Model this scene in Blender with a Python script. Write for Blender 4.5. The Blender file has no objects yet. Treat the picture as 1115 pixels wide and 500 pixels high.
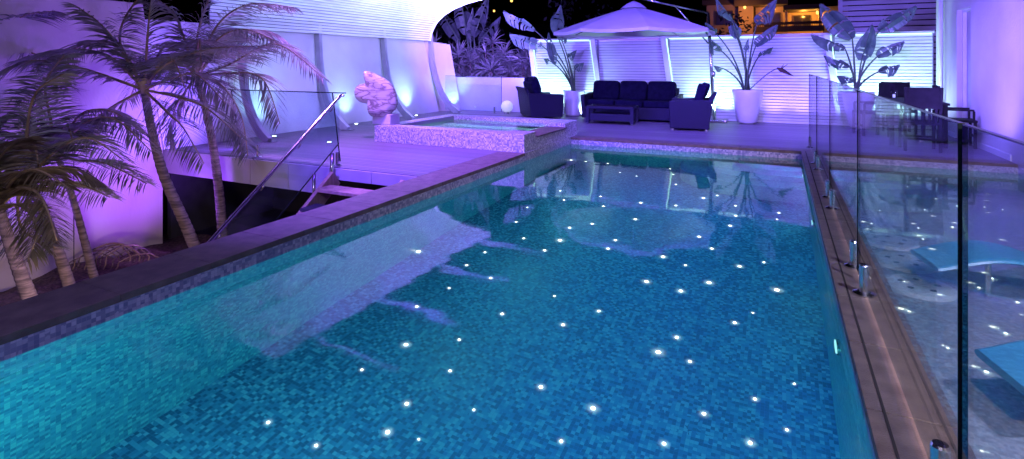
import bpy, bmesh, math, random
from mathutils import Vector, Matrix, noise
random.seed(7)
SC = bpy.context.scene
COL = SC.collection
R = math.radians

# ------------------------------------------------------------------ camera model
F = 600.0; TH = math.atan(291 / F); CT, ST = math.cos(TH), math.sin(TH); EYE = 1.4; HY = 70.0
def ray(px, py):
    a = (px - 557.5) / F
    return Vector((CT * a - ST, ST * a + CT, -(py - HY) / F))
def atZ(px, py, z=0.0):
    r = ray(px, py); t = (z - EYE) / r.z
    return Vector((r.x * t, r.y * t, z))
def atY(px, py, Y):
    r = ray(px, py); t = Y / r.y
    return Vector((r.x * t, Y, EYE + r.z * t))
def atX(px, py, X):
    r = ray(px, py); t = X / r.x
    return Vector((X, r.y * t, EYE + r.z * t))
def atD(px, py, d):
    r = ray(px, py) * d
    return Vector((r.x, r.y, EYE + r.z))
WATER = -0.13
def under(px, py, zf):
    """floor point seen through the water surface"""
    p = atZ(px, py, WATER); i = ray(px, py).normalized(); n = Vector((0, 0, 1)); eta = 1 / 1.33
    c = -i.dot(n); k = 1 - eta * eta * (1 - c * c)
    t = i * eta + n * (eta * c - math.sqrt(k))
    s = (zf - WATER) / t.z
    return p + t * s

# ------------------------------------------------------------------ materials
def newmat(name):
    m = bpy.data.materials.new(name); m.use_nodes = True
    nt = m.node_tree; nt.nodes.clear()
    return m, nt, nt.nodes, nt.links
def N(nodes, t, **kw):
    n = nodes.new(t)
    for k, v in kw.items():
        if k.startswith('i_'):
            n.inputs[k[2:].replace('_', ' ')].default_value = v
        else:
            setattr(n, k, v)
    return n
def c4(c): return (c[0], c[1], c[2], 1.0)

def mat_basic(name, c1, c2=None, rough=0.6, scale=6.0, bump=0.0, bscale=40.0, metal=0.0, spec=0.5, stretch=(1, 1, 1), emit=None, estr=0.0, ramp=(0.35, 0.65)):
    m, nt, nd, lk = newmat(name)
    out = N(nd, 'ShaderNodeOutputMaterial'); b = N(nd, 'ShaderNodeBsdfPrincipled')
    lk.new(b.outputs[0], out.inputs[0])
    tc = N(nd, 'ShaderNodeNewGeometry'); mp = N(nd, 'ShaderNodeMapping'); mp.inputs['Scale'].default_value = stretch
    lk.new(tc.outputs['Position'], mp.inputs['Vector'])
    no = N(nd, 'ShaderNodeTexNoise'); no.inputs['Scale'].default_value = scale; no.inputs['Detail'].default_value = 6
    lk.new(mp.outputs[0], no.inputs['Vector'])
    rp = N(nd, 'ShaderNodeValToRGB')
    rp.color_ramp.elements[0].position = ramp[0]; rp.color_ramp.elements[1].position = ramp[1]
    rp.color_ramp.elements[0].color = c4(c1); rp.color_ramp.elements[1].color = c4(c2 or c1)
    lk.new(no.outputs['Fac'], rp.inputs[0]); lk.new(rp.outputs[0], b.inputs['Base Color'])
    b.inputs['Roughness'].default_value = rough; b.inputs['Metallic'].default_value = metal
    b.inputs['Specular IOR Level'].default_value = spec
    if bump:
        n2 = N(nd, 'ShaderNodeTexNoise'); n2.inputs['Scale'].default_value = bscale; n2.inputs['Detail'].default_value = 4
        lk.new(mp.outputs[0], n2.inputs['Vector'])
        bp = N(nd, 'ShaderNodeBump'); bp.inputs['Strength'].default_value = bump; bp.inputs['Distance'].default_value = 0.01
        lk.new(n2.outputs['Fac'], bp.inputs['Height']); lk.new(bp.outputs[0], b.inputs['Normal'])
    if emit:
        b.inputs['Emission Color'].default_value = c4(emit); b.inputs['Emission Strength'].default_value = estr
    return m

def mat_mosaic(name, cols, size=0.025, rough=0.35, grout=(0.1, 0.16, 0.2), goff=0.06):
    m, nt, nd, lk = newmat(name)
    out = N(nd, 'ShaderNodeOutputMaterial'); b = N(nd, 'ShaderNodeBsdfPrincipled'); lk.new(b.outputs[0], out.inputs[0])
    g = N(nd, 'ShaderNodeNewGeometry')
    sc = N(nd, 'ShaderNodeVectorMath', operation='SCALE'); sc.inputs['Scale'].default_value = 1 / size
    lk.new(g.outputs['Position'], sc.inputs[0])
    ad = N(nd, 'ShaderNodeVectorMath', operation='ADD'); ad.inputs[1].default_value = (0.37, 0.41, 0.33)
    lk.new(sc.outputs[0], ad.inputs[0])
    fl = N(nd, 'ShaderNodeVectorMath', operation='FLOOR'); lk.new(ad.outputs[0], fl.inputs[0])
    fr = N(nd, 'ShaderNodeVectorMath', operation='FRACTION'); lk.new(ad.outputs[0], fr.inputs[0])
    wn = N(nd, 'ShaderNodeTexWhiteNoise', noise_dimensions='3D'); lk.new(fl.outputs[0], wn.inputs['Vector'])
    big = N(nd, 'ShaderNodeTexNoise'); big.inputs['Scale'].default_value = 5.0; big.inputs['Detail'].default_value = 3
    lk.new(g.outputs['Position'], big.inputs['Vector'])
    mx = N(nd, 'ShaderNodeMath', operation='MULTIPLY_ADD'); lk.new(big.outputs['Fac'], mx.inputs[0]); mx.inputs[1].default_value = 0.5; 
    sb = N(nd, 'ShaderNodeMath', operation='SUBTRACT'); lk.new(wn.outputs['Value'], sb.inputs[0]); sb.inputs[1].default_value = 0.25
    lk.new(sb.outputs[0], mx.inputs[2])
    rp = N(nd, 'ShaderNodeValToRGB'); cr = rp.color_ramp; cr.interpolation = 'CONSTANT'
    while len(cr.elements) < len(cols): cr.elements.new(0.5)
    for i, c in enumerate(cols):
        cr.elements[i].position = i / len(cols); cr.elements[i].color = c4(c)
    lk.new(mx.outputs[0], rp.inputs[0])
    sp = N(nd, 'ShaderNodeSeparateXYZ'); lk.new(fr.outputs[0], sp.inputs[0])
    m1 = N(nd, 'ShaderNodeMath', operation='MINIMUM'); lk.new(sp.outputs[0], m1.inputs[0]); lk.new(sp.outputs[1], m1.inputs[1])
    m2 = N(nd, 'ShaderNodeMath', operation='MINIMUM'); lk.new(m1.outputs[0], m2.inputs[0]); lk.new(sp.outputs[2], m2.inputs[1])
    gt = N(nd, 'ShaderNodeMath', operation='LESS_THAN'); lk.new(m2.outputs[0], gt.inputs[0]); gt.inputs[1].default_value = goff
    mc = N(nd, 'ShaderNodeMix', data_type='RGBA'); lk.new(gt.outputs[0], mc.inputs['Factor'])
    lk.new(rp.outputs[0], mc.inputs['A']); mc.inputs['B'].default_value = c4(grout)
    lk.new(mc.outputs['Result'], b.inputs['Base Color']); b.inputs['Roughness'].default_value = rough
    return m

def mat_boards(name, c1, c2, pitch=0.09, axis=1, rough=0.45):
    m, nt, nd, lk = newmat(name)
    out = N(nd, 'ShaderNodeOutputMaterial'); b = N(nd, 'ShaderNodeBsdfPrincipled'); lk.new(b.outputs[0], out.inputs[0])
    g = N(nd, 'ShaderNodeNewGeometry'); sp = N(nd, 'ShaderNodeSeparateXYZ'); lk.new(g.outputs['Position'], sp.inputs[0])
    mu = N(nd, 'ShaderNodeMath', operation='DIVIDE'); lk.new(sp.outputs[axis], mu.inputs[0]); mu.inputs[1].default_value = pitch
    fl = N(nd, 'ShaderNodeMath', operation='FLOOR'); lk.new(mu.outputs[0], fl.inputs[0])
    fr = N(nd, 'ShaderNodeMath', operation='FRACT'); lk.new(mu.outputs[0], fr.inputs[0])
    wn = N(nd, 'ShaderNodeTexWhiteNoise', noise_dimensions='1D'); lk.new(fl.outputs[0], wn.inputs['W'])
    mp = N(nd, 'ShaderNodeMapping'); mp.inputs['Scale'].default_value = (1.2, 18, 1) if axis == 1 else (18, 1.2, 1)
    lk.new(g.outputs['Position'], mp.inputs['Vector'])
    no = N(nd, 'ShaderNodeTexNoise'); no.inputs['Scale'].default_value = 3; no.inputs['Detail'].default_value = 6
    lk.new(mp.outputs[0], no.inputs['Vector'])
    av = N(nd, 'ShaderNodeMath', operation='ADD'); lk.new(wn.outputs['Value'], av.inputs[0]); lk.new(no.outputs['Fac'], av.inputs[1])
    hf = N(nd, 'ShaderNodeMath', operation='MULTIPLY'); lk.new(av.outputs[0], hf.inputs[0]); hf.inputs[1].default_value = 0.5
    mc = N(nd, 'ShaderNodeMix', data_type='RGBA'); lk.new(hf.outputs[0], mc.inputs['Factor']); mc.inputs['A'].default_value = c4(c1); mc.inputs['B'].default_value = c4(c2)
    lt = N(nd, 'ShaderNodeMath', operation='LESS_THAN'); lk.new(fr.outputs[0], lt.inputs[0]); lt.inputs[1].default_value = 0.15
    m2 = N(nd, 'ShaderNodeMix', data_type='RGBA'); lk.new(lt.outputs[0], m2.inputs['Factor']); lk.new(mc.outputs['Result'], m2.inputs['A']); m2.inputs['B'].default_value = c4([v * 0.1 for v in c1])
    lk.new(m2.outputs['Result'], b.inputs['Base Color'])
    rr = N(nd, 'ShaderNodeMath', operation='MULTIPLY_ADD'); lk.new(no.outputs['Fac'], rr.inputs[0]); rr.inputs[1].default_value = 0.25; rr.inputs[2].default_value = rough - 0.1
    lk.new(rr.outputs[0], b.inputs['Roughness'])
    bp = N(nd, 'ShaderNodeBump'); bp.inputs['Strength'].default_value = 0.25; bp.inputs['Distance'].default_value = 0.006
    iv = N(nd, 'ShaderNodeMath', operation='SUBTRACT'); iv.inputs[0].default_value = 1; lk.new(lt.outputs[0], iv.inputs[1])
    lk.new(iv.outputs[0], bp.inputs['Height']); lk.new(bp.outputs[0], b.inputs['Normal'])
    return m

def mat_water(name, rough=0.05, bump=0.05, ior=1.45, tint=(1, 1, 1), bscale=2.0, thin=False):
    m, nt, nd, lk = newmat(name)
    out = N(nd, 'ShaderNodeOutputMaterial')
    g = N(nd, 'ShaderNodeNewGeometry')
    no = N(nd, 'ShaderNodeTexNoise'); no.inputs['Scale'].default_value = bscale; no.inputs['Detail'].default_value = 2
    lk.new(g.outputs['Position'], no.inputs['Vector'])
    bp = N(nd, 'ShaderNodeBump'); bp.inputs['Strength'].default_value = bump; bp.inputs['Distance'].default_value = 0.05
    lk.new(no.outputs['Fac'], bp.inputs['Height'])
    rf = N(nd, 'ShaderNodeBsdfRefraction'); rf.inputs['IOR'].default_value = 1.33; rf.inputs['Roughness'].default_value = 0.0
    rf.inputs['Color'].default_value = c4(tint)
    if thin:
        rf = N(nd, 'ShaderNodeBsdfTransparent'); rf.inputs[0].default_value = c4(tint)
    gl = N(nd, 'ShaderNodeBsdfGlossy'); gl.inputs['Roughness'].default_value = rough
    fr = N(nd, 'ShaderNodeFresnel'); fr.inputs['IOR'].default_value = ior
    if not thin: lk.new(bp.outputs[0], rf.inputs['Normal'])
    lk.new(bp.outputs[0], gl.inputs['Normal'])
    if thin:   # symmetric fresnel so light also passes on its way down
        lw = N(nd, 'ShaderNodeLayerWeight'); lw.inputs['Blend'].default_value = 0.5
        pw = N(nd, 'ShaderNodeMath', operation='POWER'); lk.new(lw.outputs['Facing'], pw.inputs[0]); pw.inputs[1].default_value = 3.5
        fr = N(nd, 'ShaderNodeMath', operation='MULTIPLY_ADD'); lk.new(pw.outputs[0], fr.inputs[0]); fr.inputs[1].default_value = 0.75; fr.inputs[2].default_value = 0.03
    else: lk.new(bp.outputs[0], fr.inputs['Normal'])
    mx = N(nd, 'ShaderNodeMixShader'); lk.new(fr.outputs[0], mx.inputs[0]); lk.new(rf.outputs[0], mx.inputs[1]); lk.new(gl.outputs[0], mx.inputs[2])
    lk.new(mx.outputs[0], out.inputs[0])
    return m

def mat_glass(name, tint=(0.86, 0.93, 0.95), ior=1.5):
    m, nt, nd, lk = newmat(name)
    out = N(nd, 'ShaderNodeOutputMaterial')
    tr = N(nd, 'ShaderNodeBsdfTransparent'); tr.inputs[0].default_value = c4(tint)
    gl = N(nd, 'ShaderNodeBsdfGlossy'); gl.inputs['Roughness'].default_value = 0.02
    # smudges and dried spots scatter a little light
    df = N(nd, 'ShaderNodeBsdfDiffuse'); df.inputs[0].default_value = (0.8, 0.8, 0.85, 1)
    g = N(nd, 'ShaderNodeNewGeometry'); no = N(nd, 'ShaderNodeTexNoise'); no.inputs['Scale'].default_value = 3.0; no.inputs['Detail'].default_value = 5
    lk.new(g.outputs['Position'], no.inputs['Vector'])
    mr = N(nd, 'ShaderNodeMapRange'); mr.inputs['From Min'].default_value = 0.4; mr.inputs['From Max'].default_value = 0.8; mr.inputs['To Min'].default_value = 0.005; mr.inputs['To Max'].default_value = 0.05
    lk.new(no.outputs['Fac'], mr.inputs[0])
    m0 = N(nd, 'ShaderNodeMixShader'); lk.new(mr.outputs[0], m0.inputs[0]); lk.new(tr.outputs[0], m0.inputs[1]); lk.new(df.outputs[0], m0.inputs[2])
    lw = N(nd, 'ShaderNodeLayerWeight'); lw.inputs['Blend'].default_value = 0.5
    pw = N(nd, 'ShaderNodeMath', operation='POWER'); lk.new(lw.outputs['Facing'], pw.inputs[0]); pw.inputs[1].default_value = 4.0
    fr = N(nd, 'ShaderNodeMath', operation='MULTIPLY_ADD'); lk.new(pw.outputs[0], fr.inputs[0]); fr.inputs[1].default_value = 0.7; fr.inputs[2].default_value = 0.035
    mx = N(nd, 'ShaderNodeMixShader'); lk.new(fr.outputs[0], mx.inputs[0]); lk.new(m0.outputs[0], mx.inputs[1]); lk.new(gl.outputs[0], mx.inputs[2])
    lk.new(mx.outputs[0], out.inputs[0])
    return m

def mat_emit(name, col, strength):
    m, nt, nd, lk = newmat(name)
    out = N(nd, 'ShaderNodeOutputMaterial'); e = N(nd, 'ShaderNodeEmission'); e.inputs[0].default_value = c4(col); e.inputs[1].default_value = strength
    lk.new(e.outputs[0], out.inputs[0]); return m

def mat_leaf(name, c1, c2, trans=0.35, rough=0.45, scale=8):
    m, nt, nd, lk = newmat(name)
    out = N(nd, 'ShaderNodeOutputMaterial'); b = N(nd, 'ShaderNodeBsdfPrincipled')
    g = N(nd, 'ShaderNodeNewGeometry'); no = N(nd, 'ShaderNodeTexNoise'); no.inputs['Scale'].default_value = scale; no.inputs['Detail'].default_value = 3
    lk.new(g.outputs['Position'], no.inputs['Vector'])
    mr = N(nd, 'ShaderNodeMapRange'); mr.inputs['From Min'].default_value = 0.3; mr.inputs['From Max'].default_value = 0.7
    lk.new(no.outputs['Fac'], mr.inputs[0])
    mc = N(nd, 'ShaderNodeMix', data_type='RGBA'); lk.new(mr.outputs[0], mc.inputs['Factor']); mc.inputs['A'].default_value = c4(c1); mc.inputs['B'].default_value = c4(c2)
    lk.new(mc.outputs['Result'], b.inputs['Base Color']); b.inputs['Roughness'].default_value = rough
    t = N(nd, 'ShaderNodeBsdfTranslucent'); lk.new(mc.outputs['Result'], t.inputs[0])
    mx = N(nd, 'ShaderNodeMixShader'); mx.inputs[0].default_value = trans; lk.new(b.outputs[0], mx.inputs[1]); lk.new(t.outputs[0], mx.inputs[2])
    lk.new(mx.outputs[0], out.inputs[0]); return m

def mat_marble(name):
    m, nt, nd, lk = newmat(name)
    out = N(nd, 'ShaderNodeOutputMaterial'); b = N(nd, 'ShaderNodeBsdfPrincipled'); lk.new(b.outputs[0], out.inputs[0])
    g = N(nd, 'ShaderNodeNewGeometry'); mp = N(nd, 'ShaderNodeMapping'); mp.inputs['Rotation'].default_value = (0.3, -0.8, 0.3); mp.inputs['Scale'].default_value = (1.2, 1.5, 3.4)
    lk.new(g.outputs['Position'], mp.inputs[0])
    no = N(nd, 'ShaderNodeTexNoise'); no.inputs['Scale'].default_value = 2.2; no.inputs['Detail'].default_value = 6; no.inputs['Distortion'].default_value = 0.9
    lk.new(mp.outputs[0], no.inputs['Vector'])
    rp = N(nd, 'ShaderNodeValToRGB'); cr = rp.color_ramp
    cr.elements[0].position = 0.36; cr.elements[0].color = (0.60, 0.62, 0.50, 1); cr.elements[1].position = 0.66; cr.elements[1].color = (0.64, 0.66, 0.55, 1)
    for p, c in ((0.45, (0.48, 0.46, 0.38, 1)), (0.485, (0.22, 0.19, 0.18, 1)), (0.51, (0.32, 0.29, 0.26, 1)), (0.55, (0.60, 0.60, 0.50, 1))):
        e = cr.elements.new(p); e.color = c
    lk.new(no.outputs['Fac'], rp.inputs[0]); lk.new(rp.outputs[0], b.inputs['Base Color']); b.inputs['Roughness'].default_value = 0.16
    return m

def mat_wicker(name, c1, c2, s=70):
    m, nt, nd, lk = newmat(name)
    out = N(nd, 'ShaderNodeOutputMaterial'); b = N(nd, 'ShaderNodeBsdfPrincipled'); lk.new(b.outputs[0], out.inputs[0])
    tc = N(nd, 'ShaderNodeTexCoord'); ch = N(nd, 'ShaderNodeTexChecker'); ch.inputs['Scale'].default_value = s
    lk.new(tc.outputs['Object'], ch.inputs['Vector']); ch.inputs[1].default_value = c4(c1); ch.inputs[2].default_value = c4(c2)
    lk.new(ch.outputs[0], b.inputs['Base Color']); b.inputs['Roughness'].default_value = 0.6; b.inputs['Specular IOR Level'].default_value = 0.25
    bp = N(nd, 'ShaderNodeBump'); bp.inputs['Strength'].default_value = 0.5; bp.inputs['Distance'].default_value = 0.004
    lk.new(ch.outputs['Fac'], bp.inputs['Height']); lk.new(bp.outputs[0], b.inputs['Normal'])
    return m

M = {}
M['render'] = mat_basic('painted render', (0.54, 0.52, 0.52), (0.72, 0.70, 0.70), 0.75, 0.8, 0.5, 25, ramp=(0.3, 0.7))
M['render_warm'] = mat_basic('cream garden render', (0.40, 0.34, 0.30), (0.58, 0.51, 0.45), 0.85, 0.7, 0.5, 25, ramp=(0.3, 0.7), stretch=(1, 1, 0.5))
M['white'] = mat_basic('white paint', (0.72, 0.72, 0.74), (0.80, 0.80, 0.82), 0.5, 3, 0.08, 50)
M['slat'] = mat_basic('white slat', (0.60, 0.61, 0.63), (0.76, 0.77, 0.79), 0.45, 4, 0.05, 80, stretch=(0.6, 0.6, 10))
M['slatback'] = mat_basic('slat backing', (0.30, 0.31, 0.33), (0.36, 0.37, 0.4), 0.7)
M['canopyback'] = mat_basic('canopy backing', (0.05, 0.05, 0.06), (0.08, 0.08, 0.09), 0.8)
M['pot'] = mat_basic('glazed pot', (0.70, 0.69, 0.70), (0.80, 0.79, 0.80), 0.3, 3)
M['deck'] = mat_boards('deck boards', (0.10, 0.085, 0.105), (0.24, 0.21, 0.25))
M['coping'] = mat_basic('brown coping', (0.10, 0.07, 0.06), (0.17, 0.125, 0.105), 0.5, 9, 0.4, 160)
M['coping_edge'] = mat_basic('dark coping', (0.06, 0.045, 0.045), (0.10, 0.08, 0.075), 0.6, 9, 0.3, 120)
M['joint'] = mat_basic('coping joint', (0.02, 0.015, 0.015), rough=0.9)
M['tile'] = mat_mosaic('pool mosaic', [(0.035, 0.12, 0.23), (0.05, 0.19, 0.29), (0.075, 0.25, 0.34), (0.045, 0.16, 0.28), (0.11, 0.32, 0.38), (0.06, 0.21, 0.32)], grout=(0.08, 0.21, 0.28))
M['band'] = mat_mosaic('waterline mosaic', [(0.2, 0.22, 0.34), (0.33, 0.34, 0.46), (0.46, 0.47, 0.56), (0.27, 0.28, 0.4), (0.56, 0.56, 0.64)], grout=(0.34, 0.35, 0.44))
M['floor'] = mat_mosaic('floor mosaic', [(0.03, 0.075, 0.19), (0.055, 0.145, 0.31), (0.09, 0.23, 0.41), (0.035, 0.09, 0.22), (0.15, 0.33, 0.50), (0.06, 0.18, 0.35)], size=0.026, grout=(0.07, 0.18, 0.36))
M['tile_r'] = mat_mosaic('grey pool mosaic', [(0.22, 0.22, 0.25), (0.30, 0.30, 0.33), (0.36, 0.35, 0.38), (0.26, 0.26, 0.3), (0.42, 0.41, 0.43)], size=0.02, grout=(0.3, 0.3, 0.33))
M['spa'] = mat_mosaic('spa mosaic', [(0.34, 0.34, 0.38), (0.55, 0.55, 0.58), (0.22, 0.23, 0.28), (0.7, 0.7, 0.72), (0.42, 0.42, 0.46)], size=0.022, grout=(0.4, 0.4, 0.43))
M['water'] = mat_water('pool water', 0.04, 0.045, 2.5, (0.93, 1, 1))
M['water_r'] = mat_water('ledge pool water', 0.03, 0.03, 1.6, (0.88, 0.93, 0.97), thin=True)
M['water_s'] = mat_water('spa water', 0.05, 0.10, 1.45, (0.95, 1, 1), 5)
M['glass'] = mat_glass('clear glass')
M['glassedge'] = mat_basic('dark glass edge', (0.006, 0.012, 0.016), rough=0.12)
M['steel'] = mat_basic('brushed steel', (0.55, 0.55, 0.57), (0.7, 0.7, 0.72), 0.22, 20, metal=1.0)
M['wicker'] = mat_wicker('dark wicker', (0.005, 0.004, 0.016), (0.022, 0.016, 0.055))
M['cushion'] = mat_basic('navy cushion', (0.005, 0.004, 0.022), (0.010, 0.007, 0.036), 0.95, 10, 0.3, 300, spec=0.1)
M['darkwood'] = mat_basic('dark wood', (0.006, 0.005, 0.008), (0.012, 0.010, 0.014), 0.7, 8, spec=0.15)
M['tan'] = mat_basic('tan timber', (0.25, 0.17, 0.11), (0.36, 0.26, 0.17), 0.6, 3, 0.2, 60, stretch=(8, 8, 1))
M['canvas'] = mat_leaf('umbrella canvas', (0.60, 0.60, 0.62), (0.70, 0.70, 0.72), 0.35, 0.9, 2)
M['marble'] = mat_marble('brown marble')
M['trunk'] = mat_basic('palm trunk', (0.07, 0.05, 0.05), (0.22, 0.16, 0.15), 0.9, 3, 0.6, 18, stretch=(2, 2, 14))
M['frond'] = mat_leaf('palm frond', (0.07, 0.09, 0.07), (0.32, 0.32, 0.25), 0.5, 0.4, 3)
M['frond2'] = mat_leaf('olive palm frond', (0.10, 0.10, 0.04), (0.22, 0.18, 0.08), 0.3)
M['rachis'] = mat_basic('frond stalk', (0.16, 0.12, 0.05), (0.26, 0.2, 0.09), 0.6, 5)
M['strel'] = mat_leaf('paddle leaf', (0.06, 0.11, 0.10), (0.18, 0.25, 0.22), 0.3, 0.35, 5)
M['stem'] = mat_basic('paddle leaf stalk', (0.05, 0.08, 0.06), (0.09, 0.12, 0.08), 0.5)
M['bush'] = mat_leaf('spiky leaves', (0.09, 0.10, 0.10), (0.30, 0.29, 0.28), 0.3, 0.4, 4)
M['bigleaf'] = mat_leaf('big violet leaf', (0.04, 0.05, 0.06), (0.10, 0.11, 0.12), 0.4)
M['soil'] = mat_basic('mulch', (0.05, 0.035, 0.025), (0.16, 0.11, 0.07), 0.95, 25, 0.9, 40)
M['ground'] = mat_basic('earth', (0.02, 0.02, 0.018), (0.04, 0.035, 0.03), 0.95, 2)
M['hill'] = mat_basic('dark hillside', (0.008, 0.008, 0.01), (0.02, 0.018, 0.02), 0.95, 0.6)
M['void'] = mat_basic('painted under deck shade', (0.02, 0.02, 0.03), (0.03, 0.03, 0.04), 0.9)  # shade under the deck and stair put into the colour
M['fascia'] = mat_basic('deck fascia', (0.30, 0.28, 0.30), (0.38, 0.36, 0.38), 0.7, 2, 0.1)
M['led'] = mat_emit('mint led strip', (0.50, 0.95, 0.80), 2.2)
M['led_v'] = mat_emit('violet led strip', (0.35, 0.15, 1.0), 1.0)
M['star'] = mat_emit('fibre star', (1.0, 0.98, 0.80), 9.0)
M['bulb'] = mat_emit('uplight lens', (0.8, 0.98, 1.0), 10.0)
M['globe'] = mat_basic('opal globe', (0.8, 0.8, 0.78), rough=0.4, emit=(0.8, 0.9, 0.9), estr=0.35)
M['farwall'] = mat_basic('far house wall', (0.35, 0.24, 0.14), (0.45, 0.31, 0.18), 0.85, 1)
M['fardark'] = mat_basic('far house dark', (0.05, 0.035, 0.03), (0.08, 0.055, 0.045), 0.85, 1)
M['pane'] = mat_basic('dark pane', (0.02, 0.015, 0.015), rough=0.15)
M['farlight'] = mat_emit('far wall lamp', (1.0, 0.55, 0.12), 3.0)
M['lounger'] = mat_basic('blue moulded lounger', (0.04, 0.20, 0.38), (0.05, 0.25, 0.44), 0.35, 2)
M['disc'] = mat_basic('pale stone disc', (0.55, 0.60, 0.64), (0.68, 0.72, 0.75), 0.5, 8)
M['hole'] = mat_basic('dark hole', (0.01, 0.01, 0.02), rough=0.6)
M['door'] = mat_basic('frosted door panel', (0.45, 0.42, 0.5), (0.5, 0.47, 0.55), 0.35)
M['rib'] = mat_basic('grey steel rib', (0.38, 0.38, 0.42), (0.46, 0.46, 0.5), 0.35, 4, metal=0.3)
M['flower'] = mat_basic('flower bract', (0.03, 0.02, 0.03), (0.10, 0.04, 0.03), 0.6)

# ------------------------------------------------------------------ mesh helpers
class MB:
    def __init__(s): s.v = []; s.f = []
    def add(s, vs, fs):
        o = len(s.v); s.v += [tuple(v) for v in vs]; s.f += [tuple(i + o for i in f) for f in fs]
    def box(s, x0, x1, y0, y1, z0, z1):
        s.add([(x0, y0, z0), (x1, y0, z0), (x1, y1, z0), (x0, y1, z0), (x0, y0, z1), (x1, y0, z1), (x1, y1, z1), (x0, y1, z1)],
              [(0, 3, 2, 1), (4, 5, 6, 7), (0, 1, 5, 4), (1, 2, 6, 5), (2, 3, 7, 6), (3, 0, 4, 7)])
        return s
    def beam(s, a, b, w, h, up=(0, 0, 1)):
        a, b = Vector(a), Vector(b); t = (b - a).normalized(); u = Vector(up)
        r = t.cross(u)
        if r.length < 1e-4: r = t.cross(Vector((1, 0, 0)))
        r.normalize(); u = r.cross(t).normalized()
        vs = []
        for p in (a, b):
            for i, j in ((-1, -1), (1, -1), (1, 1), (-1, 1)): vs.append(p + r * (i * w / 2) + u * (j * h / 2))
        s.add(vs, [(3, 2, 1, 0), (4, 5, 6, 7), (0, 1, 5, 4), (1, 2, 6, 5), (2, 3, 7, 6), (3, 0, 4, 7)]); return s
    def tube(s, pts, rad, n=8, cap=True):
        pts = [Vector(p) for p in pts]
        if not hasattr(rad, '__len__'): rad = [rad] * len(pts)
        vs = []; fs = []; prev = None
        for i, p in enumerate(pts):
            t = (pts[min(i + 1, len(pts) - 1)] - pts[max(i - 1, 0)]).normalized()
            if prev is None:
                r = t.cross(Vector((0, 0, 1)))
                if r.length < 1e-3: r = t.cross(Vector((1, 0, 0)))
            else: r = prev - t * prev.dot(t)
            r.normalize(); prev = r; u = t.cross(r)
            for k in range(n):
                a = 2 * math.pi * k / n; vs.append(p + (r * math.cos(a) + u * math.sin(a)) * rad[i])
        for i in range(len(pts) - 1):
            for k in range(n):
                k2 = (k + 1) % n; fs.append((i * n + k, i * n + k2, (i + 1) * n + k2, (i + 1) * n + k))
        if cap:
            fs.append(tuple(range(n - 1, -1, -1))); fs.append(tuple((len(pts) - 1) * n + k for k in range(n)))
        s.add(vs, fs); return s
    def lathe(s, prof, c=(0, 0, 0), n=28, capb=True, capt=False):
        vs = []; fs = []
        for r, z in prof:
            for k in range(n):
                a = 2 * math.pi * k / n; vs.append((c[0] + r * math.cos(a), c[1] + r * math.sin(a), c[2] + z))
        for i in range(len(prof) - 1):
            for k in range(n):
                k2 = (k + 1) % n; fs.append((i * n + k, i * n + k2, (i + 1) * n + k2, (i + 1) * n + k))
        if capb: fs.append(tuple(range(n - 1, -1, -1)))
        if capt: fs.append(tuple((len(prof) - 1) * n + k for k in range(n)))
        s.add(vs, fs); return s
    def ell(s, c, r, rot=None, nu=20, nv=12, p=1.0):
        rot = rot or Matrix.Identity(3); vs = []; fs = []
        def sg(v): return math.copysign(abs(v) ** p, v)
        for j in range(nv + 1):
            ph = -math.pi / 2 + math.pi * j / nv
            for i in range(nu):
                a = 2 * math.pi * i / nu
                vs.append(Vector(c) + rot @ Vector((r[0] * sg(math.cos(ph)) * sg(math.cos(a)), r[1] * sg(math.cos(ph)) * sg(math.sin(a)), r[2] * sg(math.sin(ph)))))
        for j in range(nv):
            for i in range(nu):
                i2 = (i + 1) % nu; fs.append((j * nu + i, j * nu + i2, (j + 1) * nu + i2, (j + 1) * nu + i))
        s.add(vs, fs); return s
    def prism(s, poly, z0, z1):
        n = len(poly); vs = [(x, y, z0) for x, y in poly] + [(x, y, z1) for x, y in poly]
        s.add(vs, [tuple(range(n - 1, -1, -1)), tuple(range(n, 2 * n))] + [(i, (i + 1) % n, n + (i + 1) % n, n + i) for i in range(n)]); return s
    def build(s, name, mat, parent=None, smooth=False, bevel=0, loc=None, rz=0, autos=False):
        me = bpy.data.meshes.new(name); me.from_pydata(s.v, [], s.f)
        bm = bmesh.new(); bm.from_mesh(me); bmesh.ops.remove_doubles(bm, verts=bm.verts, dist=1e-5)
        bmesh.ops.recalc_face_normals(bm, faces=bm.faces)
        if smooth: 
            for f in bm.faces: f.smooth = True
        bm.to_mesh(me); bm.free()
        me.materials.append(mat)
        o = bpy.data.objects.new(name, me); COL.objects.link(o)
        if parent: o.parent = parent
        if loc is not None: o.location = loc
        o.rotation_euler.z = rz
        if bevel:
            md = o.modifiers.new('bevel', 'BEVEL'); md.width = bevel; md.segments = 2; md.limit_method = 'ANGLE'
        return o

def tag(o, label, cat, group=None, kind=None):
    o['label'] = label; o['category'] = cat
    if group: o['group'] = group
    if kind: o['kind'] = kind
    return o
def struct(o): o['kind'] = 'structure'; return o
def face_up(o):
    bm = bmesh.new(); bm.from_mesh(o.data)
    for f in bm.faces:
        if f.normal.z < 0: f.normal_flip()
    bm.to_mesh(o.data); bm.free(); return o
def empty(name, loc=(0, 0, 0), rz=0):
    o = bpy.data.objects.new(name, None); COL.objects.link(o); o.location = loc; o.rotation_euler.z = rz; o.empty_display_size = 0.1; return o
def copy_tree(o, parent=None):
    c = o.copy(); COL.objects.link(c)
    if parent: c.parent = parent
    for ch in list(o.children): copy_tree(ch, c)
    return c

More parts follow.
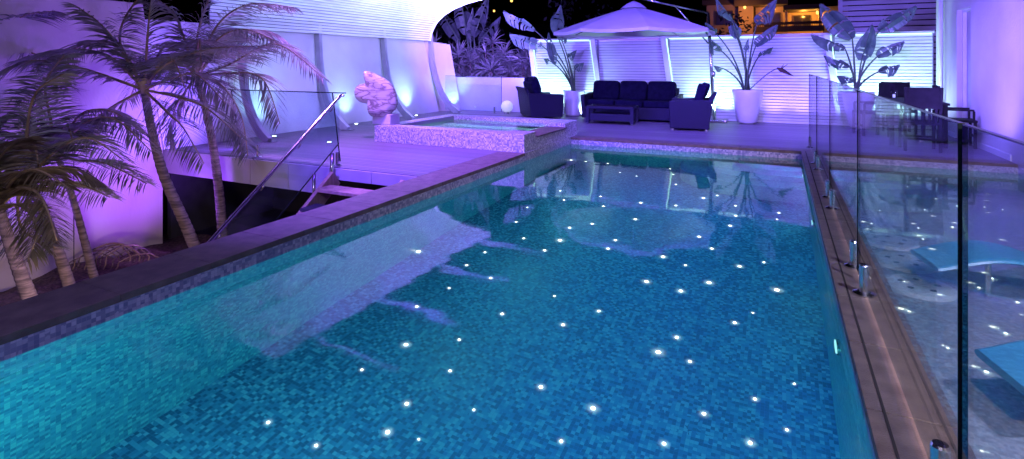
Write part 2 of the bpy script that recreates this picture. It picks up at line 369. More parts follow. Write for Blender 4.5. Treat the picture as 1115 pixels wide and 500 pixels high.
GAIN = {'fence_uplight': 2.8, 'uplight_lamp': 2.4, 'underwater_lamp_or_fill': 1.2, 'flood_or_fill': 4.0, 'balcony_lamp': 1.0}
def lamp(name, kind, loc, power, col, target=None, size=0.1, size_y=None, spot=None, blend=0.8, parent=None, shadow=True):
    d = bpy.data.lights.new(name, kind); d.energy = power * GAIN.get(name, 1.0); d.color = col
    if kind == 'AREA':
        d.size = size
        if size_y: d.shape = 'RECTANGLE'; d.size_y = size_y
        else: d.shape = 'DISK'
    elif kind == 'SPOT': d.spot_size = R(spot or 60); d.spot_blend = blend; d.shadow_soft_size = size
    elif kind == 'POINT': d.shadow_soft_size = size
    o = bpy.data.objects.new(name, d); COL.objects.link(o); o.location = loc
    if target is not None:
        o.rotation_euler = (Vector(target) - Vector(loc)).to_track_quat('-Z', 'Y').to_euler()
    if parent: o.parent = parent
    return o
VIO = (0.36, 0.12, 1.0); MINT = (0.48, 0.85, 0.88); PALE = (0.62, 0.62, 1.0)

# ================================================================== SETTING
XL, XR = -3.6, 0.33          # main pool inside faces
XR2, XH = 0.62, 3.0          # ledge pool
Y0, Y1 = 0.5, 10.0
FZ = -1.7; FZ2 = -0.36

g = MB()
gx0, gx1, gy0, gy1 = -200, 200, -60, 260
g.add([(gx0, gy0, -2.4), (gx1, gy0, -2.4), (gx1, gy1, -2.4), (gx0, gy1, -2.4)], [(0, 1, 2, 3)])
struct(g.build('ground', M['ground']))
s = MB(); nx, ny = 40, 50
vs = []; fs = []
for j in range(ny + 1):
    for i in range(nx + 1):
        x = -9.6 + (9.6 - 4.26) * i / nx; y = -3 + 9.2 * j / ny
        z = -1.55 + 0.10 * noise.noise(Vector((x * 1.3, y * 1.3, 0))) + 0.05 * noise.noise(Vector((x * 6, y * 6, 3)))
        if y < 5.4: z += 0.05
        vs.append((x, y, z))
for j in range(ny):
    for i in range(nx):
        a = j * (nx + 1) + i; fs.append((a, a + 1, a + nx + 2, a + nx + 1))
s.add(vs, fs); struct(s.build('garden_soil', M['soil'], smooth=True))

# pool shells ------------------------------------------------------
b = MB()
b.add([(XL, Y0, FZ), (XR, Y0, FZ), (XR, Y1, FZ), (XL, Y1, FZ)], [(0, 1, 2, 3)])
pf = struct(b.build('pool_floor', M['floor']))
b = MB(); t = -0.045
for (xa, ya, xb, yb) in ((XL, Y0, XL, Y1), (XR, Y0, XR, Y1), (XL, Y1, XR, Y1), (XL, Y0, XR, Y0)):
    b.add([(xa, ya, WATER), (xb, yb, WATER), (xb, yb, t), (xa, ya, t)], [(0, 1, 2, 3)])
struct(b.build('waterline_band', M['band'])); b = MB(); t = WATER
b.add([(XL, Y0, FZ), (XL, Y1, FZ), (XL, Y1, t), (XL, Y0, t)], [(0, 1, 2, 3)])
b.add([(XR, Y0, FZ), (XR, Y1, FZ), (XR, Y1, t), (XR, Y0, t)], [(0, 1, 2, 3)])
b.add([(XL, Y1, FZ), (XR, Y1, FZ), (XR, Y1, t), (XL, Y1, t)], [(0, 1, 2, 3)])
b.add([(XL, Y0, FZ), (XR, Y0, FZ), (XR, Y0, t), (XL, Y0, t)], [(0, 1, 2, 3)])
struct(b.build('pool_wall', M['tile']))
b = MB(); b.add([(XL, Y0, WATER), (XR, Y0, WATER), (XR, Y1, WATER), (XL, Y1, WATER)], [(0, 1, 2, 3)])
face_up(struct(b.build('pool_water', M['water'])))
t = -0.045
b = MB()
b.add([(XR2, Y0, FZ2), (XH, Y0, FZ2), (XH, Y1, FZ2), (XR2, Y1, FZ2)], [(0, 1, 2, 3)])
for x in (XR2, XH): b.add([(x, Y0, FZ2), (x, Y1, FZ2), (x, Y1, t), (x, Y0, t)], [(0, 1, 2, 3)])
for y in (Y0, Y1): b.add([(XR2, y, FZ2), (XH, y, FZ2), (XH, y, t), (XR2, y, t)], [(0, 1, 2, 3)])
struct(b.build('shallow_pool_floor', M['tile_r']))
b = MB(); b.add([(XR2, Y0, WATER), (XH, Y0, WATER), (XH, Y1, WATER), (XR2, Y1, WATER)], [(0, 1, 2, 3)])
face_up(struct(b.build('shallow_pool_water', M['water_r'])))

# submerged steps: three curved tiers in the far right corner
for k, (rx, ry, zt) in enumerate(((0.95, 0.6, -0.36), (1.4, 1.05, -0.66), (1.85, 1.5, -0.98))):
    poly = [(XR - 0.002, Y1 - 0.002)] + [(XR - 0.002 - rx * math.sin(a) ** 0.7 if a > 0 else XR - 0.002, Y1 - 0.002 - ry * math.cos(a) ** 0.7 if a < math.pi / 2 - 1e-6 else Y1 - 0.002) for a in [math.pi / 2 * q / 16 for q in range(17)]]
    b = MB(); b.prism(poly[::-1], FZ + 0.002 + 0.001 * k, zt); struct(b.build('pool_step', M['tile']))

# coping -----------------------------------------------------------
def coping(name, x0, x1, y0, y1, mat, along, seg=0.6):
    b = MB()
    n = max(1, round(((y1 - y0) if along == 'y' else (x1 - x0)) / seg)); gp = 0.0025
    for i in range(n):
        if along == 'y':
            a0 = y0 + (y1 - y0) * i / n; a1 = y0 + (y1 - y0) * (i + 1) / n; b.box(x0, x1, a0 + gp, a1 - gp, -0.045, 0)
        else:
            a0 = x0 + (x1 - x0) * i / n; a1 = x0 + (x1 - x0) * (i + 1) / n; b.box(a0 + gp, a1 - gp, y0, y1, -0.045, 0)
    return struct(b.build(name, mat, bevel=0.003))
coping('coping_left', -4.05, XL, Y0 - 0.3, 7.9, M['coping'], 'y')
coping('coping_middle', XR - 0.012, XR2 + 0.012, Y0 - 0.3, Y1, M['coping'], 'y')
coping('coping_back', XL, XH, Y1, Y1 + 0.28, M['coping'], 'x')
coping('coping_front', XL, XH, Y0 - 0.3, Y0, M['coping'], 'x') if False else None
b = MB(); b.box(-4.02, XL - 0.004, Y0 - 0.3, 7.88, -2.0, -0.047); struct(b.build('pool_outer_wall', M['fascia']))
b = MB(); b.box(XR + 0.004, XR2 - 0.004, Y0 - 0.3, Y1, -2.0, -0.047); struct(b.build('wall_between_pools', M['tile_r']))
# recessed dark lines running along the middle coping
b = MB()
b.box(XR + 0.045, XR + 0.055, Y0, Y1, 0.0, 0.003); b.box(XR2 - 0.05, XR2 - 0.04, Y0, Y1, 0.0, 0.003)
struct(b.build('coping_groove', M['joint']))

# decks ------------------------------------------------------------
SX0, SX1, SY0, SY1, SH = -6.6, -3.62, 7.9, 10.42, 0.29     # spa
b = MB()
dz0 = -0.06
b.box(-9.6, SX0, 5.7, SY1, dz0, 0); b.box(SX0, -4.052, 5.7, SY0, dz0, 0)
b.box(-9.6, SX1 + 0.0, SY1, 15.2, dz0, 0); b.box(SX1, XH, Y1 + 0.283, 15.2, dz0, 0)
struct(b.build('deck', M['deck']))
b = MB(); b.box(-4.1, XH, -3, Y0 - 0.302, dz0, 0); struct(b.build('near_deck', M['deck']))
b = MB()
n = 5
for i in range(n):
    x0 = -9.4 + (9.4 - 5.5) * i / n; x1 = -9.4 + (9.4 - 5.5) * (i + 1) / n
    b.box(x0 + 0.004, x1 - 0.004, 5.66, 5.695, -0.38, -0.01)
for i in range(2):
    x0 = -5.5 + 1.44 * i / 2; x1 = -5.5 + 1.44 * (i + 1) / 2
    b.box(x0 + 0.004, x1 - 0.004, 5.66, 5.695, -0.16, -0.01)
struct(b.build('deck_fascia', M['fascia']))
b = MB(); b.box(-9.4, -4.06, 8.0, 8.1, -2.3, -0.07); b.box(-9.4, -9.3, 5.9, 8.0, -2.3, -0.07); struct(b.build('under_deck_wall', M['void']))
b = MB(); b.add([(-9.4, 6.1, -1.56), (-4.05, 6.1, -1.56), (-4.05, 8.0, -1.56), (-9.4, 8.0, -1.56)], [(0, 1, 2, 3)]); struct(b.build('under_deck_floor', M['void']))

# hill behind
b = MB(); vs = []; fs = []; nx = 90
for i in range(nx + 1):
    x = -90 + 160 * i / nx
    h = 6.5 + 2.2 * noise.noise(Vector((x * 0.07, 1, 0))) + 1.2 * noise.noise(Vector((x * 0.5, 5, 0))) + 0.5 * noise.noise(Vector((x * 2.1, 9, 0)))
    if x > 6: h *= 0.75
    vs += [(x, 52, -2.4), (x, 56, h * 0.7), (x, 66, h)]
for i in range(nx):
    for k in range(2):
        a = i * 3 + k; fs.append((a, a + 3, a + 4, a + 1))
b.add(vs, fs); struct(b.build('hills', M['hill'], smooth=True))

# ================================================================== LEFT WALL, RIBS, CANOPY
XW = -9.08; XT = -9.62
b = MB()
b.add([(XW, -4, -1.7), (XW, 5.62, -1.7), (XW, 5.62, 0.0), (XT, 5.62, 2.42), (XT, -4, 2.42), (XW, -4, 0.0),
       (XT - 0.2, -4, -1.7), (XT - 0.2, 5.62, -1.7), (XT - 0.2, 5.62, 2.42), (XT - 0.2, -4, 2.42)],
      [(0, 1, 2, 5), (5, 2, 3, 4), (4, 3, 8, 9), (1, 7, 8, 3, 2), (6, 7, 1, 0), (9, 8, 7, 6), (0, 5, 4, 9, 6)])
gw = b.build('garden_wall', M['render_warm'])
tag(gw, 'tall cream rendered wall behind the palm garden, pink in the light', 'wall')
for y in (4.35, 2.2):
    sm_ = MB(); pl_ = [(XW + 0.004, -1.69), (XW + 0.004, 0.0), (XT + 0.005, 2.19)]
    vs = []
    for (x, z) in pl_: vs += [(x, y, z), (x, y + 0.012, z)]
    sm_.add(vs, [(0, 1, 3, 2), (2, 3, 5, 4)]); sm_.build('seam', M['joint'], gw)
b = MB()
b.add([(XW, 5.64, 0), (XW, 13.75, 0), (XT, 13.75, 2.16), (XT, 5.64, 2.16), (XT - 0.2, 5.64, 0), (XT - 0.2, 13.75, 0), (XT - 0.2, 13.75, 2.16), (XT - 0.2, 5.64, 2.16)],
      [(0, 1, 2, 3), (4, 7, 6, 5), (0, 4, 5, 1), (3, 2, 6, 7), (1, 5, 6, 2), (0, 3, 7, 4)])
dw = b.build('deck_wall', M['render'])
tag(dw, 'white rendered wall along the left deck, washed violet and mint by uplights', 'wall')

prof = [(-9.42, 2.10), (-9.43, 2.38), (-9.34, 2.66), (-9.14, 2.89), (-8.87, 3.07), (-8.55, 3.22), (-8.15, 3.33), (-7.75, 3.40)]
def prof_at(t):
    n = len(prof) - 1; f = t * n; i = min(int(f), n - 1); f -= i
    return (prof[i][0] * (1 - f) + prof[i + 1][0] * f, prof[i][1] * (1 - f) + prof[i + 1][1] * f)
cn = empty('slatted_canopy', (-9.2, 9.0, 2.12)); tag(cn, 'curved canopy of fine white slats rising over the left wall', 'canopy')
sl = MB(); NS = 30; YS, YE = 6.7, 13.75
for k in range(NS):
    a = prof_at(k / NS); c = prof_at((k + 0.78) / NS)
    m = Vector((c[0] - a[0], 0, c[1] - a[1])); nrm = Vector((m.z, 0, -m.x)).normalized() * 0.018
    pa, pc = Vector((a[0], 0, a[1])), Vector((c[0], 0, c[1]))
    vs = []
    for y in (YS, YE + 0.75 * k / NS):
        for p in (pa, pc, pc - nrm, pa - nrm): vs.append((p.x, y, p.z))
    sl.add(vs, [(3, 2, 1, 0), (4, 5, 6, 7), (0, 1, 5, 4), (1, 2, 6, 5), (2, 3, 7, 6), (3, 0, 4, 7)])
o = sl.build('slat_panel', M['slat'], cn); o.matrix_parent_inverse = Matrix.Translation(-Vector(cn.location))
sb_ = MB()
pp = [prof_at(k / 16) for k in range(17)]
vs = []
for q_, (x, z) in enumerate(pp): vs += [(x - 0.05, YS, z + 0.02), (x - 0.05, YE + 0.75 * q_ / 16, z + 0.02)]
sb_.add(vs, [(2 * i, 2 * i + 1, 2 * i + 3, 2 * i + 2) for i in range(16)])
o = sb_.build('backing', M['canopyback'], cn); o.matrix_parent_inverse = Matrix.Translation(-Vector(cn.location))
eb = MB(); eb.tube([(x, YE + 0.03 + 0.75 * q_ / 16, z) for q_, (x, z) in enumerate(pp)], 0.035, 8)
o = eb.build('end_trim', M['white'], cn, smooth=True); o.matrix_parent_inverse = Matrix.Translation(-Vector(cn.location))

ribpath = [(-8.25, 0.0), (-8.6, 0.24), (-8.92, 0.6), (-9.16, 1.02), (-9.34, 1.5), (-9.48, 2.05), (-9.55, 2.4), (-9.46, 2.75), (-9.24, 3.04), (-8.92, 3.26), (-8.4, 3.46), (-7.8, 3.55), (-7.1, 3.60), (-6.5, 3.64), (-5.9, 3.65)]
def smooth_path(p, sub=4):
    out = []
    for i in range(len(p) - 1):
        a, b_, c, d = p[max(i - 1, 0)], p[i], p[i + 1], p[min(i + 2, len(p) - 1)]
        for k in range(sub):
            t = k / sub
            out.append(tuple(0.5 * (2 * b_[q] + (c[q] - a[q]) * t + (2 * a[q] - 5 * b_[q] + 4 * c[q] - d[q]) * t * t + (3 * b_[q] - a[q] - 3 * c[q] + d[q]) * t ** 3) for q in range(len(b_))))
    out.append(tuple(p[-1])); return out
rp0 = smooth_path(ribpath, 3)
rib_root = empty('curved_rib', (-8.25, 0, 0))
m = MB(); vs = []; fs = []; n = len(rp0)
for i, (x, z) in enumerate(rp0):
    a = Vector(rp0[max(i - 1, 0)]); c = Vector(rp0[min(i + 1, n - 1)]); tt = (c - a).normalized(); nn = Vector((-tt.y, tt.x))
    w = 0.07 + 0.10 * (1 - i / n); dpt = 0.03
    for sy, sn in ((-1, -1), (1, -1), (1, 1), (-1, 1)):
        vs.append((x + 8.25 + nn.x * sn * w / 2, sy * 0.045 + 0.7 * z / 3.5, z + nn.y * sn * w / 2))
for i in range(n - 1):
    for k in range(4):
        k2 = (k + 1) % 4; fs.append((i * 4 + k, i * 4 + k2, (i + 1) * 4 + k2, (i + 1) * 4 + k))
fs += [(3, 2, 1, 0), tuple((n - 1) * 4 + k for k in range(4))]
m.add(vs, fs); m.build('rib_blade', M['rib'], rib_root, bevel=0.006)
m = MB(); m.box(-0.10, 0.12, -0.09, 0.09, 0.0, 0.015); m.build('foot_plate', M['steel'], rib_root, bevel=0.003)
ribs = [(7.0, 'curved steel rib nearest the palm garden, its foot beside the glass balustrade'),
        (9.0, 'curved steel rib standing between the palm fronds and the marble sculpture'),
        (11.3, 'curved steel rib with its foot just behind the marble sculpture'),
        (13.5, 'curved steel rib closing the far end of the slatted canopy')]
for i, (y, lb) in enumerate(ribs):
    o = rib_root if i == 0 else copy_tree(rib_root)
    o.location = (-8.25, y, 0); tag(o, lb, 'rib', 'curved ribs along the left wall')

# low wall at the back left, behind glass
b = MB(); b.box(-9.6, -6.5, 14.55, 14.75, 0, 1.0)
tag(b.build('low_wall', M['render']), 'low white wall under the spiky foliage at the far left of the deck', 'wall')
# tall curved white buttress (pale column between the last two ribs)
b = MB()
b.add([(-9.12, 13.76, 0), (-8.7, 14.4, 0), (-9.1, 14.4, 2.0), (-9.65, 13.76, 2.12), (-9.4, 13.76, 0), (-8.95, 14.5, 0), (-9.35, 14.5, 2.0), (-9.85, 13.76, 2.12)],
      [(0, 1, 2, 3), (4, 7, 6, 5), (0, 4, 5, 1), (3, 2, 6, 7), (1, 5, 6, 2), (0, 3, 7, 4)])
tag(b.build('return_wall', M['render_warm']), 'pale slanting return wall where the left wall ends beside the foliage', 'wall')

# ================================================================== BACK FENCE
FY = 14.62
fence = empty('slat_fence', (-1.7, FY, 0)); tag(fence, 'long white horizontal slat fence with mint and violet lit panels', 'fence')
def child(o, par=fence): o.matrix_parent_inverse = Matrix.Translation(-Vector(par.location)); return o
XB = [-6.35, -4.47, -2.57, 1.12, 3.0]   # divider centre lines at mid height
for i in range(4):
    x0, x1 = XB[i] + 0.03, XB[i + 1] - 0.03
    m = MB(); z = 0.06; k = 0
    while z < 2.04:
        h = 0.056 + random.uniform(-0.002, 0.002); w = random.uniform(-0.002, 0.002)
        m.box(x0, x1, FY + w, FY + 0.022 + w, z, z + h); z += 0.072; k += 1
    child(m.build('slat_panel', M['slat'], fence, bevel=0.002))
m = MB(); m.box(-6.5, 3.0, FY + 0.05, FY + 0.07, 0.0, 2.07); child(m.build('backing_board', M['slatback'], fence))
m = MB(); m.box(-6.5, 3.0, FY - 0.02, FY + 0.09, 2.075, 2.12); child(m.build('top_rail', M['white'], fence, bevel=0.003))
m = MB(); m.box(-6.5, 3.0, FY - 0.03, FY + 0.05, 0.0, 0.05); child(m.build('bottom_rail', M['white'], fence))
lean = 0.14
for x in XB[:-1]:
    m = MB(); m.beam((x - lean, FY - 0.045, 2.075), (x + lean, FY - 0.045, 0.0), 0.13, 0.05, up=(0, 1, 0)); child(m.build('divider', M['white'], fence, bevel=0.004))
def strip(x0, x1, z0, z1, mat='led', y=FY - 0.022):
    m = MB(); m.beam((x0, y, z0), (x1, y, z1), 0.022, 0.01, up=(0, 1, 0)); return child(m.build('led_strip', M[mat], fence))
strip(XB[0] - lean + 0.08, XB[0] + lean + 0.08, 2.06, 0.04); strip(XB[1] - lean - 0.08, XB[1] + lean - 0.08, 2.06, 0.04)
strip(XB[0] + 0.0, XB[1] - 0.25, 2.062, 2.062)
strip(XB[2] - lean + 0.08, XB[2] + lean + 0.08, 2.06, 0.04); strip(XB[2] + 0.0, XB[2] + 2.1, 2.062, 2.062)
strip(XB[3] - lean + 0.08, XB[3] + lean + 0.08, 2.06, 0.04); strip(XB[3] + 0.0, 2.95, 2.062, 2.062)
strip(XB[2] + 2.1, XB[3] - 0.3, 2.062, 2.062, 'led_v'); strip(XB[1] + 0.0, XB[2] - 0.25, 2.062, 2.062, 'led_v')
def wash(x, z, tx, tz, pw, col, sx=0.1, sy=1.6):
    lamp('fence_wash_lamp', 'AREA', (x, FY - 0.35, z), pw, col, (tx, FY, tz), sx, sy)
# mint panels: lamps low and high in front, aimed at the slats
def updown(x, pw, col, spread=70, z=0.08, d=0.42, tz=1.5):
    lamp('fence_uplight', 'SPOT', (x, FY - d, z), pw, col, (x, FY, tz), 0.04, spot=spread, blend=1.0)
for x in (-6.05, -5.4, -4.8): updown(x, 62, MINT, 110)
for x in (-4.1, -3.4, -2.85): updown(x, 46, (0.36, 0.22, 1.0), 110)
for x in (-2.3, -1.75, -1.2): updown(x, 62, MINT, 110)
for x in (-0.1, 0.5): updown(x, 34, (0.22, 0.14, 1.0), 120)
for x in (1.45, 2.0, 2.6): updown(x, 62, MINT, 110)

# ================================================================== RIGHT HOUSE
house = empty('white_house', (XH, 6, 0)); tag(house, 'tall white rendered house wall on the right with a recessed door', 'house')
def ch2(o): return child(o, house)
DY0, DY1, DH = 12.2, 13.05, 2.42
m = MB(); m.box(XH + 0.02, XH + 0.3, -3, DY0, -0.5, 5.2); m.box(XH + 0.02, XH + 0.3, DY1, 14.3, 0.0, 5.2); m.box(XH + 0.02, XH + 0.3, DY0, DY1, DH, 5.2)
ch2(m.build('wall', M['render'], house))
m = MB(); m.box(XH + 0.16, XH + 0.2, DY0 + 0.05, DY1 - 0.05, 0.02, DH - 0.05); dr = ch2(m.build('door', M['door'], house))
m = MB(); m.box(XH + 0.10, XH + 0.22, DY0, DY0 + 0.05, 0, DH); m.box(XH + 0.10, XH + 0.22, DY1 - 0.05, DY1, 0, DH); m.box(XH + 0.10, XH + 0.22, DY0 + 0.05, DY1 - 0.05, DH - 0.05, DH)
m.box(XH + 0.14, XH + 0.159, (DY0 + DY1) / 2 - 0.02, (DY0 + DY1) / 2 + 0.02, 0.02, DH - 0.05)
ch2(m.build('door_frame', M['white'], house, bevel=0.003))
m = MB(); m.tube([(XH + 0.12, DY0 + 0.12, 0.95), (XH + 0.12, DY0 + 0.12, 1.15)], 0.012); o = m.build('handle', M['steel'], dr); o.matrix_parent_inverse = Matrix.Translation((0, 0, 0))
m = MB(); m.box(XH + 0.02, XH + 0.32, 14.32, 14.58, 0.0, 5.2); ch2(m.build('corner_pier', M['white'], house, bevel=0.01))
m = MB(); m.tube([(XH - 0.05, 13.85, 0.0), (XH - 0.05, 13.85, 5.0)], 0.04, 12); ch2(m.build('downpipe', M['white'], house, smooth=True))
m = MB(); m.box(XH - 0.0, XH + 0.02, 10.3, DY0 - 0.02, 0.0, 0.09); m.box(XH - 0.0, XH + 0.02, DY1 + 0.02, 14.3, 0.0, 0.09); ch2(m.build('skirting', M['white'], house))

# neighbour slatted screen above fence
nb = empty('neighbour_screen', (2.5, 18, 0)); tag(nb, 'neighbouring slatted screen showing above the fence beside the white house', 'screen')
m = MB(); z = 0.5
while z < 3.05: m.box(1.6, 4.6, 18, 18.03, z, z + 0.12); z += 0.15
child(m.build('slat_panel', M['slat'], nb), nb)
m = MB(); m.box(1.55, 4.65, 17.98, 18.08, z, z + 0.08); m.box(1.5, 1.6, 17.98, 18.1, -2.4, z + 0.08); child(m.build('screen_frame', M['white'], nb), nb)

# ================================================================== FAR LIT HOUSE
HYF = 30.0
def fp(px, py, Y=HYF): v = atY(px, py, Y); return v.x, v.z
fh = empty('distant_house', (atY(835, 40, HYF).x, HYF, 0)); tag(fh, 'distant house with an orange lit balcony and dark windows behind the fence', 'house')
def ch3(o): return child(o, fh)
def fbox(m, px0, py0, px1, py1, y0, y1):
    x0, z1 = fp(px0, py0); x1, z0 = fp(px1, py1); m.box(x0, x1, y0, y1, z0, z1)
m = MB(); fbox(m, 768, 4, 804, 60, HYF + 0.6, HYF + 4); fbox(m, 822, 6, 858, 60, HYF + 0.9, HYF + 4); fbox(m, 858, 10, 897, 60, HYF + 1.4, HYF + 4); fbox(m, 897, 6, 925, 60, HYF + 0.6, HYF + 4)
ch3(m.build('wall', M['farwall'], fh))
for q in ((804, 5, 820, 60, HYF, HYF + 3.9), (891.5, 10, 894, 34, HYF, HYF + 0.3), (855, 8, 857.5, 34, HYF + 0.1, HYF + 0.6)):
    m = MB(); fbox(m, *q); ch3(m.build('pillar', M['farwall'], fh))
m = MB(); fbox(m, 800, 1, 858, 5, HYF - 0.4, HYF + 4.2); fbox(m, 853, 6.5, 897, 10, HYF - 0.4, HYF + 4.2); fbox(m, 764, 0, 800, 3.5, HYF + 0.2, HYF + 4.2); ch3(m.build('roof', M['fardark'], fh))
for (a, b_, c, d) in ((778, 12, 797, 26), (832, 13, 850, 30), (865, 15, 884, 30)):
    dd = 0.55 if a == 778 else (0.85 if a == 832 else 1.35)
    m = MB(); fbox(m, a, b_, c, d, HYF + dd - 0.02, HYF + dd + 0.02); w = ch3(m.build('window', M['pane'], fh))
    m = MB(); mid = (a + c) / 2
    for q in (a, mid, c): fbox(m, q - .4, b_ - .4, q + .4, d, HYF + dd - 0.05, HYF + dd - 0.022)
    fbox(m, a, b_ - .6, c, b_, HYF + dd - 0.055, HYF + dd - 0.024)
    o = m.build('window_frame', M['fardark'], w)
m = MB(); fbox(m, 820, 30, 897, 34, HYF - 0.3, HYF - 0.22)
for q in range(820, 897, 2): fbox(m, q, 26, q + 0.5, 30, HYF - 0.28, HYF - 0.24)
fbox(m, 820, 25.3, 897, 26, HYF - 0.29, HYF - 0.23)
ch3(m.build('balcony_railing', M['fardark'], fh))
for (px, py) in ((890.5, 13), (811, 8), (843, 10)):
    x, z = fp(px, py); m = MB(); m.ell((x, HYF - 0.05 if px != 890.5 else HYF + 0.4, z), (0.06, 0.06, 0.09), nu=8, nv=6); ch3(m.build('wall_lamp', M['farlight'], fh))
x, z = fp(876, 14); lamp('balcony_lamp', 'POINT', (x, HYF + 0.7, z), 60, (1, 0.42, 0.06), size=0.05)
x, z = fp(889, 16); lamp('balcony_lamp', 'POINT', (x, HYF + 0.4, z), 30, (1, 0.5, 0.06), size=0.05)
x, z = fp(840, 12); lamp('balcony_lamp', 'POINT', (x, HYF + 0.2, z), 30, (1, 0.40, 0.08), size=0.05)
x, z = fp(812, 18); lamp('balcony_lamp', 'POINT', (x, HYF - 1.0, z), 60, (1, 0.38, 0.06), size=0.05)
# distant porch lights on the hillside
for (px, py, r) in ((538, 12, 0.10), (557, 1, 0.12), (901, 33, 0.07), (905, 30, 0.05)):
    p = atD(px, py, 50 if px < 600 else 27); m = MB(); m.ell(p, (r, r, r), nu=8, nv=6)
    tag(m.build('distant_lamp', M['farlight'], None), 'tiny warm lamp glowing on the dark hillside behind the deck' if px < 600 else 'tiny orange garden lamp right of the distant house', 'lamp', 'distant warm lamps')

# ================================================================== SPA
spa = empty('raised_spa', (-5.1, 9.1, 0)); tag(spa, 'raised square spa clad in speckled mosaic with a spillway into the pool', 'spa')
def ch4(o): return child(o, spa)
RW = 0.30
m = MB()
m.box(SX0, SX1, SY0, SY0 + RW, 0.001, SH); m.box(SX0, SX1, SY1 - RW, SY1, 0.001, SH); m.box(SX0, SX0 + RW, SY0 + RW, SY1 - RW, 0.001, SH)
m.box(SX1 - 0.42, SX1, SY0 + RW, 8.35, 0.001, SH); m.box(SX1 - 0.42, SX1, 9.75, SY1 - RW, 0.001, SH); m.box(SX1 - 0.42, SX1, 8.35, 9.75, 0.001, SH - 0.09)
m.box(SX1 - 0.42, SX1 + 0.012, SY0 - 0.002, SY1, -0.6, -0.001)
ch4(m.build('shell', M['spa'], spa, bevel=0.004))
m = MB()
m.add([(SX0 + RW, SY0 + RW, -0.55), (SX1 - 0.42, SY0 + RW, -0.55), (SX1 - 0.42, SY1 - RW, -0.55), (SX0 + RW, SY1 - RW, -0.55),
       (SX0 + RW, SY0 + RW, 0.002), (SX1 - 0.42, SY0 + RW, 0.002), (SX1 - 0.42, SY1 - RW, 0.002), (SX0 + RW, SY1 - RW, 0.002)],
      [(0, 1, 2, 3), (0, 1, 5, 4), (1, 2, 6, 5), (2, 3, 7, 6), (3, 0, 4, 7)])
ch4(m.build('basin', M['spa'], spa))
m = MB(); m.box(SX0 + RW + 0.002, SX1 - 0.422, SY1 - RW - 0.4, SY1 - RW - 0.002, -0.54, -0.2); ch4(m.build('bench', M['spa'], spa))
m = MB(); zz = SH - 0.07; m.add([(SX0 + RW, SY0 + RW, zz), (SX1 - 0.42, SY0 + RW, zz), (SX1 - 0.42, SY1 - RW, zz), (SX0 + RW, SY1 - RW, zz)], [(0, 1, 2, 3)])
face_up(ch4(m.build('spa_water', M['water_s'], spa)))
m = MB(); m.box(SX1 - 0.40, SX1 + 0.05, 8.36, 9.74, SH - 0.088, SH - 0.07); ch4(m.build('spillway_lip', M['coping'], spa, bevel=0.004))

# ================================================================== GLASS FENCES
def spigot(parent, x, y, z=0.0):
    m = MB(); m.lathe([(0.062, 0), (0.062, 0.010), (0.038, 0.020)], (0, 0, 0), 20, capt=True); m.lathe([(0.027, 0.016), (0.027, 0.175), (0.022, 0.183)], (0, 0, 0), 16, capt=True)
    m.tube([(-0.03, 0, 0.11), (0.03, 0, 0.11)], 0.006, 8)
    return m.build('spigot', M['steel'], parent, loc=(x, y, z), smooth=False)
GX = 0.465; GT = 1.23
pan = [(-0.6, 1.93, 'near end glass panel of the fence between the two pools, behind the thick dark edge'),
       (1.95, 4.19, 'glass section between the thick dark edge and the thin dark joint'),
       (4.21, 6.39, 'third glass panel of the poolside fence, beyond the thin dark joint'),
       (6.41, 8.59, 'fourth glass panel of the poolside fence, halfway along the far pool'),
       (8.61, 10.75, 'far end glass panel of the poolside fence by the back deck')]
for i, (a, b_, lb) in enumerate(pan):
    p = empty('glass_fence', (GX, (a + b_) / 2, 0)); tag(p, lb, 'glass fence', 'glass fence sections between the pools')
    L = (b_ - a) / 2
    m = MB(); m.box(-0.006, 0.006, -L + 0.004, L - 0.004, 0.05, GT); m.build('glass', M['glass'], p)
    m = MB(); w = 0.011 if i == 1 else 0.009
    m.box(-w, w, -L, -L + 0.004, 0.05, GT + 0.003); m.build('edge_strip', M['glassedge'], p); m = MB(); m.box(-0.006, 0.006, L - 0.004, L, 0.05, GT + 0.003)
    m.build('edge_strip', M['glassedge'], p)
    m = MB(); m.box(-0.0065, 0.0065, -L + 0.004, L - 0.004, GT, GT + 0.004); m.build('top_edge', M['steel'], p)
    for s_ in (-1, 1):
        spigot(p, 0, s_ * (L - 0.24), 0.0)
# thin second dark edge on joint at 4.2 is the strip above

# balustrade along the deck edge by the void
gl = empty('glass_balustrade', (-6.45, 5.8, 0)); tag(gl, 'clear glass balustrade on the deck edge over the dark stairwell', 'balustrade')
m = MB(); m.add([(-1.0, 0, 0.06), (1.0, 0, 0.06), (0.86, 0, 1.0), (-1.22, 0, 1.0), (-1.0, 0.012, 0.06), (1.0, 0.012, 0.06), (0.86, 0.012, 1.0), (-1.22, 0.012, 1.0)], [(0, 1, 2, 3), (4, 7, 6, 5), (0, 4, 5, 1), (1, 5, 6, 2), (3, 2, 6, 7), (0, 3, 7, 4)])
m.build('glass', M['glass'], gl)
m = MB(); m.beam((-1.0, 0.006, 0.06), (-1.22, 0.006, 1.0), 0.014, 0.010, up=(0, 1, 0)); m.beam((1.0, 0.006, 0.06), (0.86, 0.006, 1.0), 0.014, 0.010, up=(0, 1, 0)); m.beam((-1.3, 0.006, 1.004), (1.1, 0.006, 1.004), 0.012, 0.014); m.build('edge_strip', M['glassedge'], gl)
for x in (-0.95, -0.62, 0.95): spigot(gl, x, 0.006, 0.0)
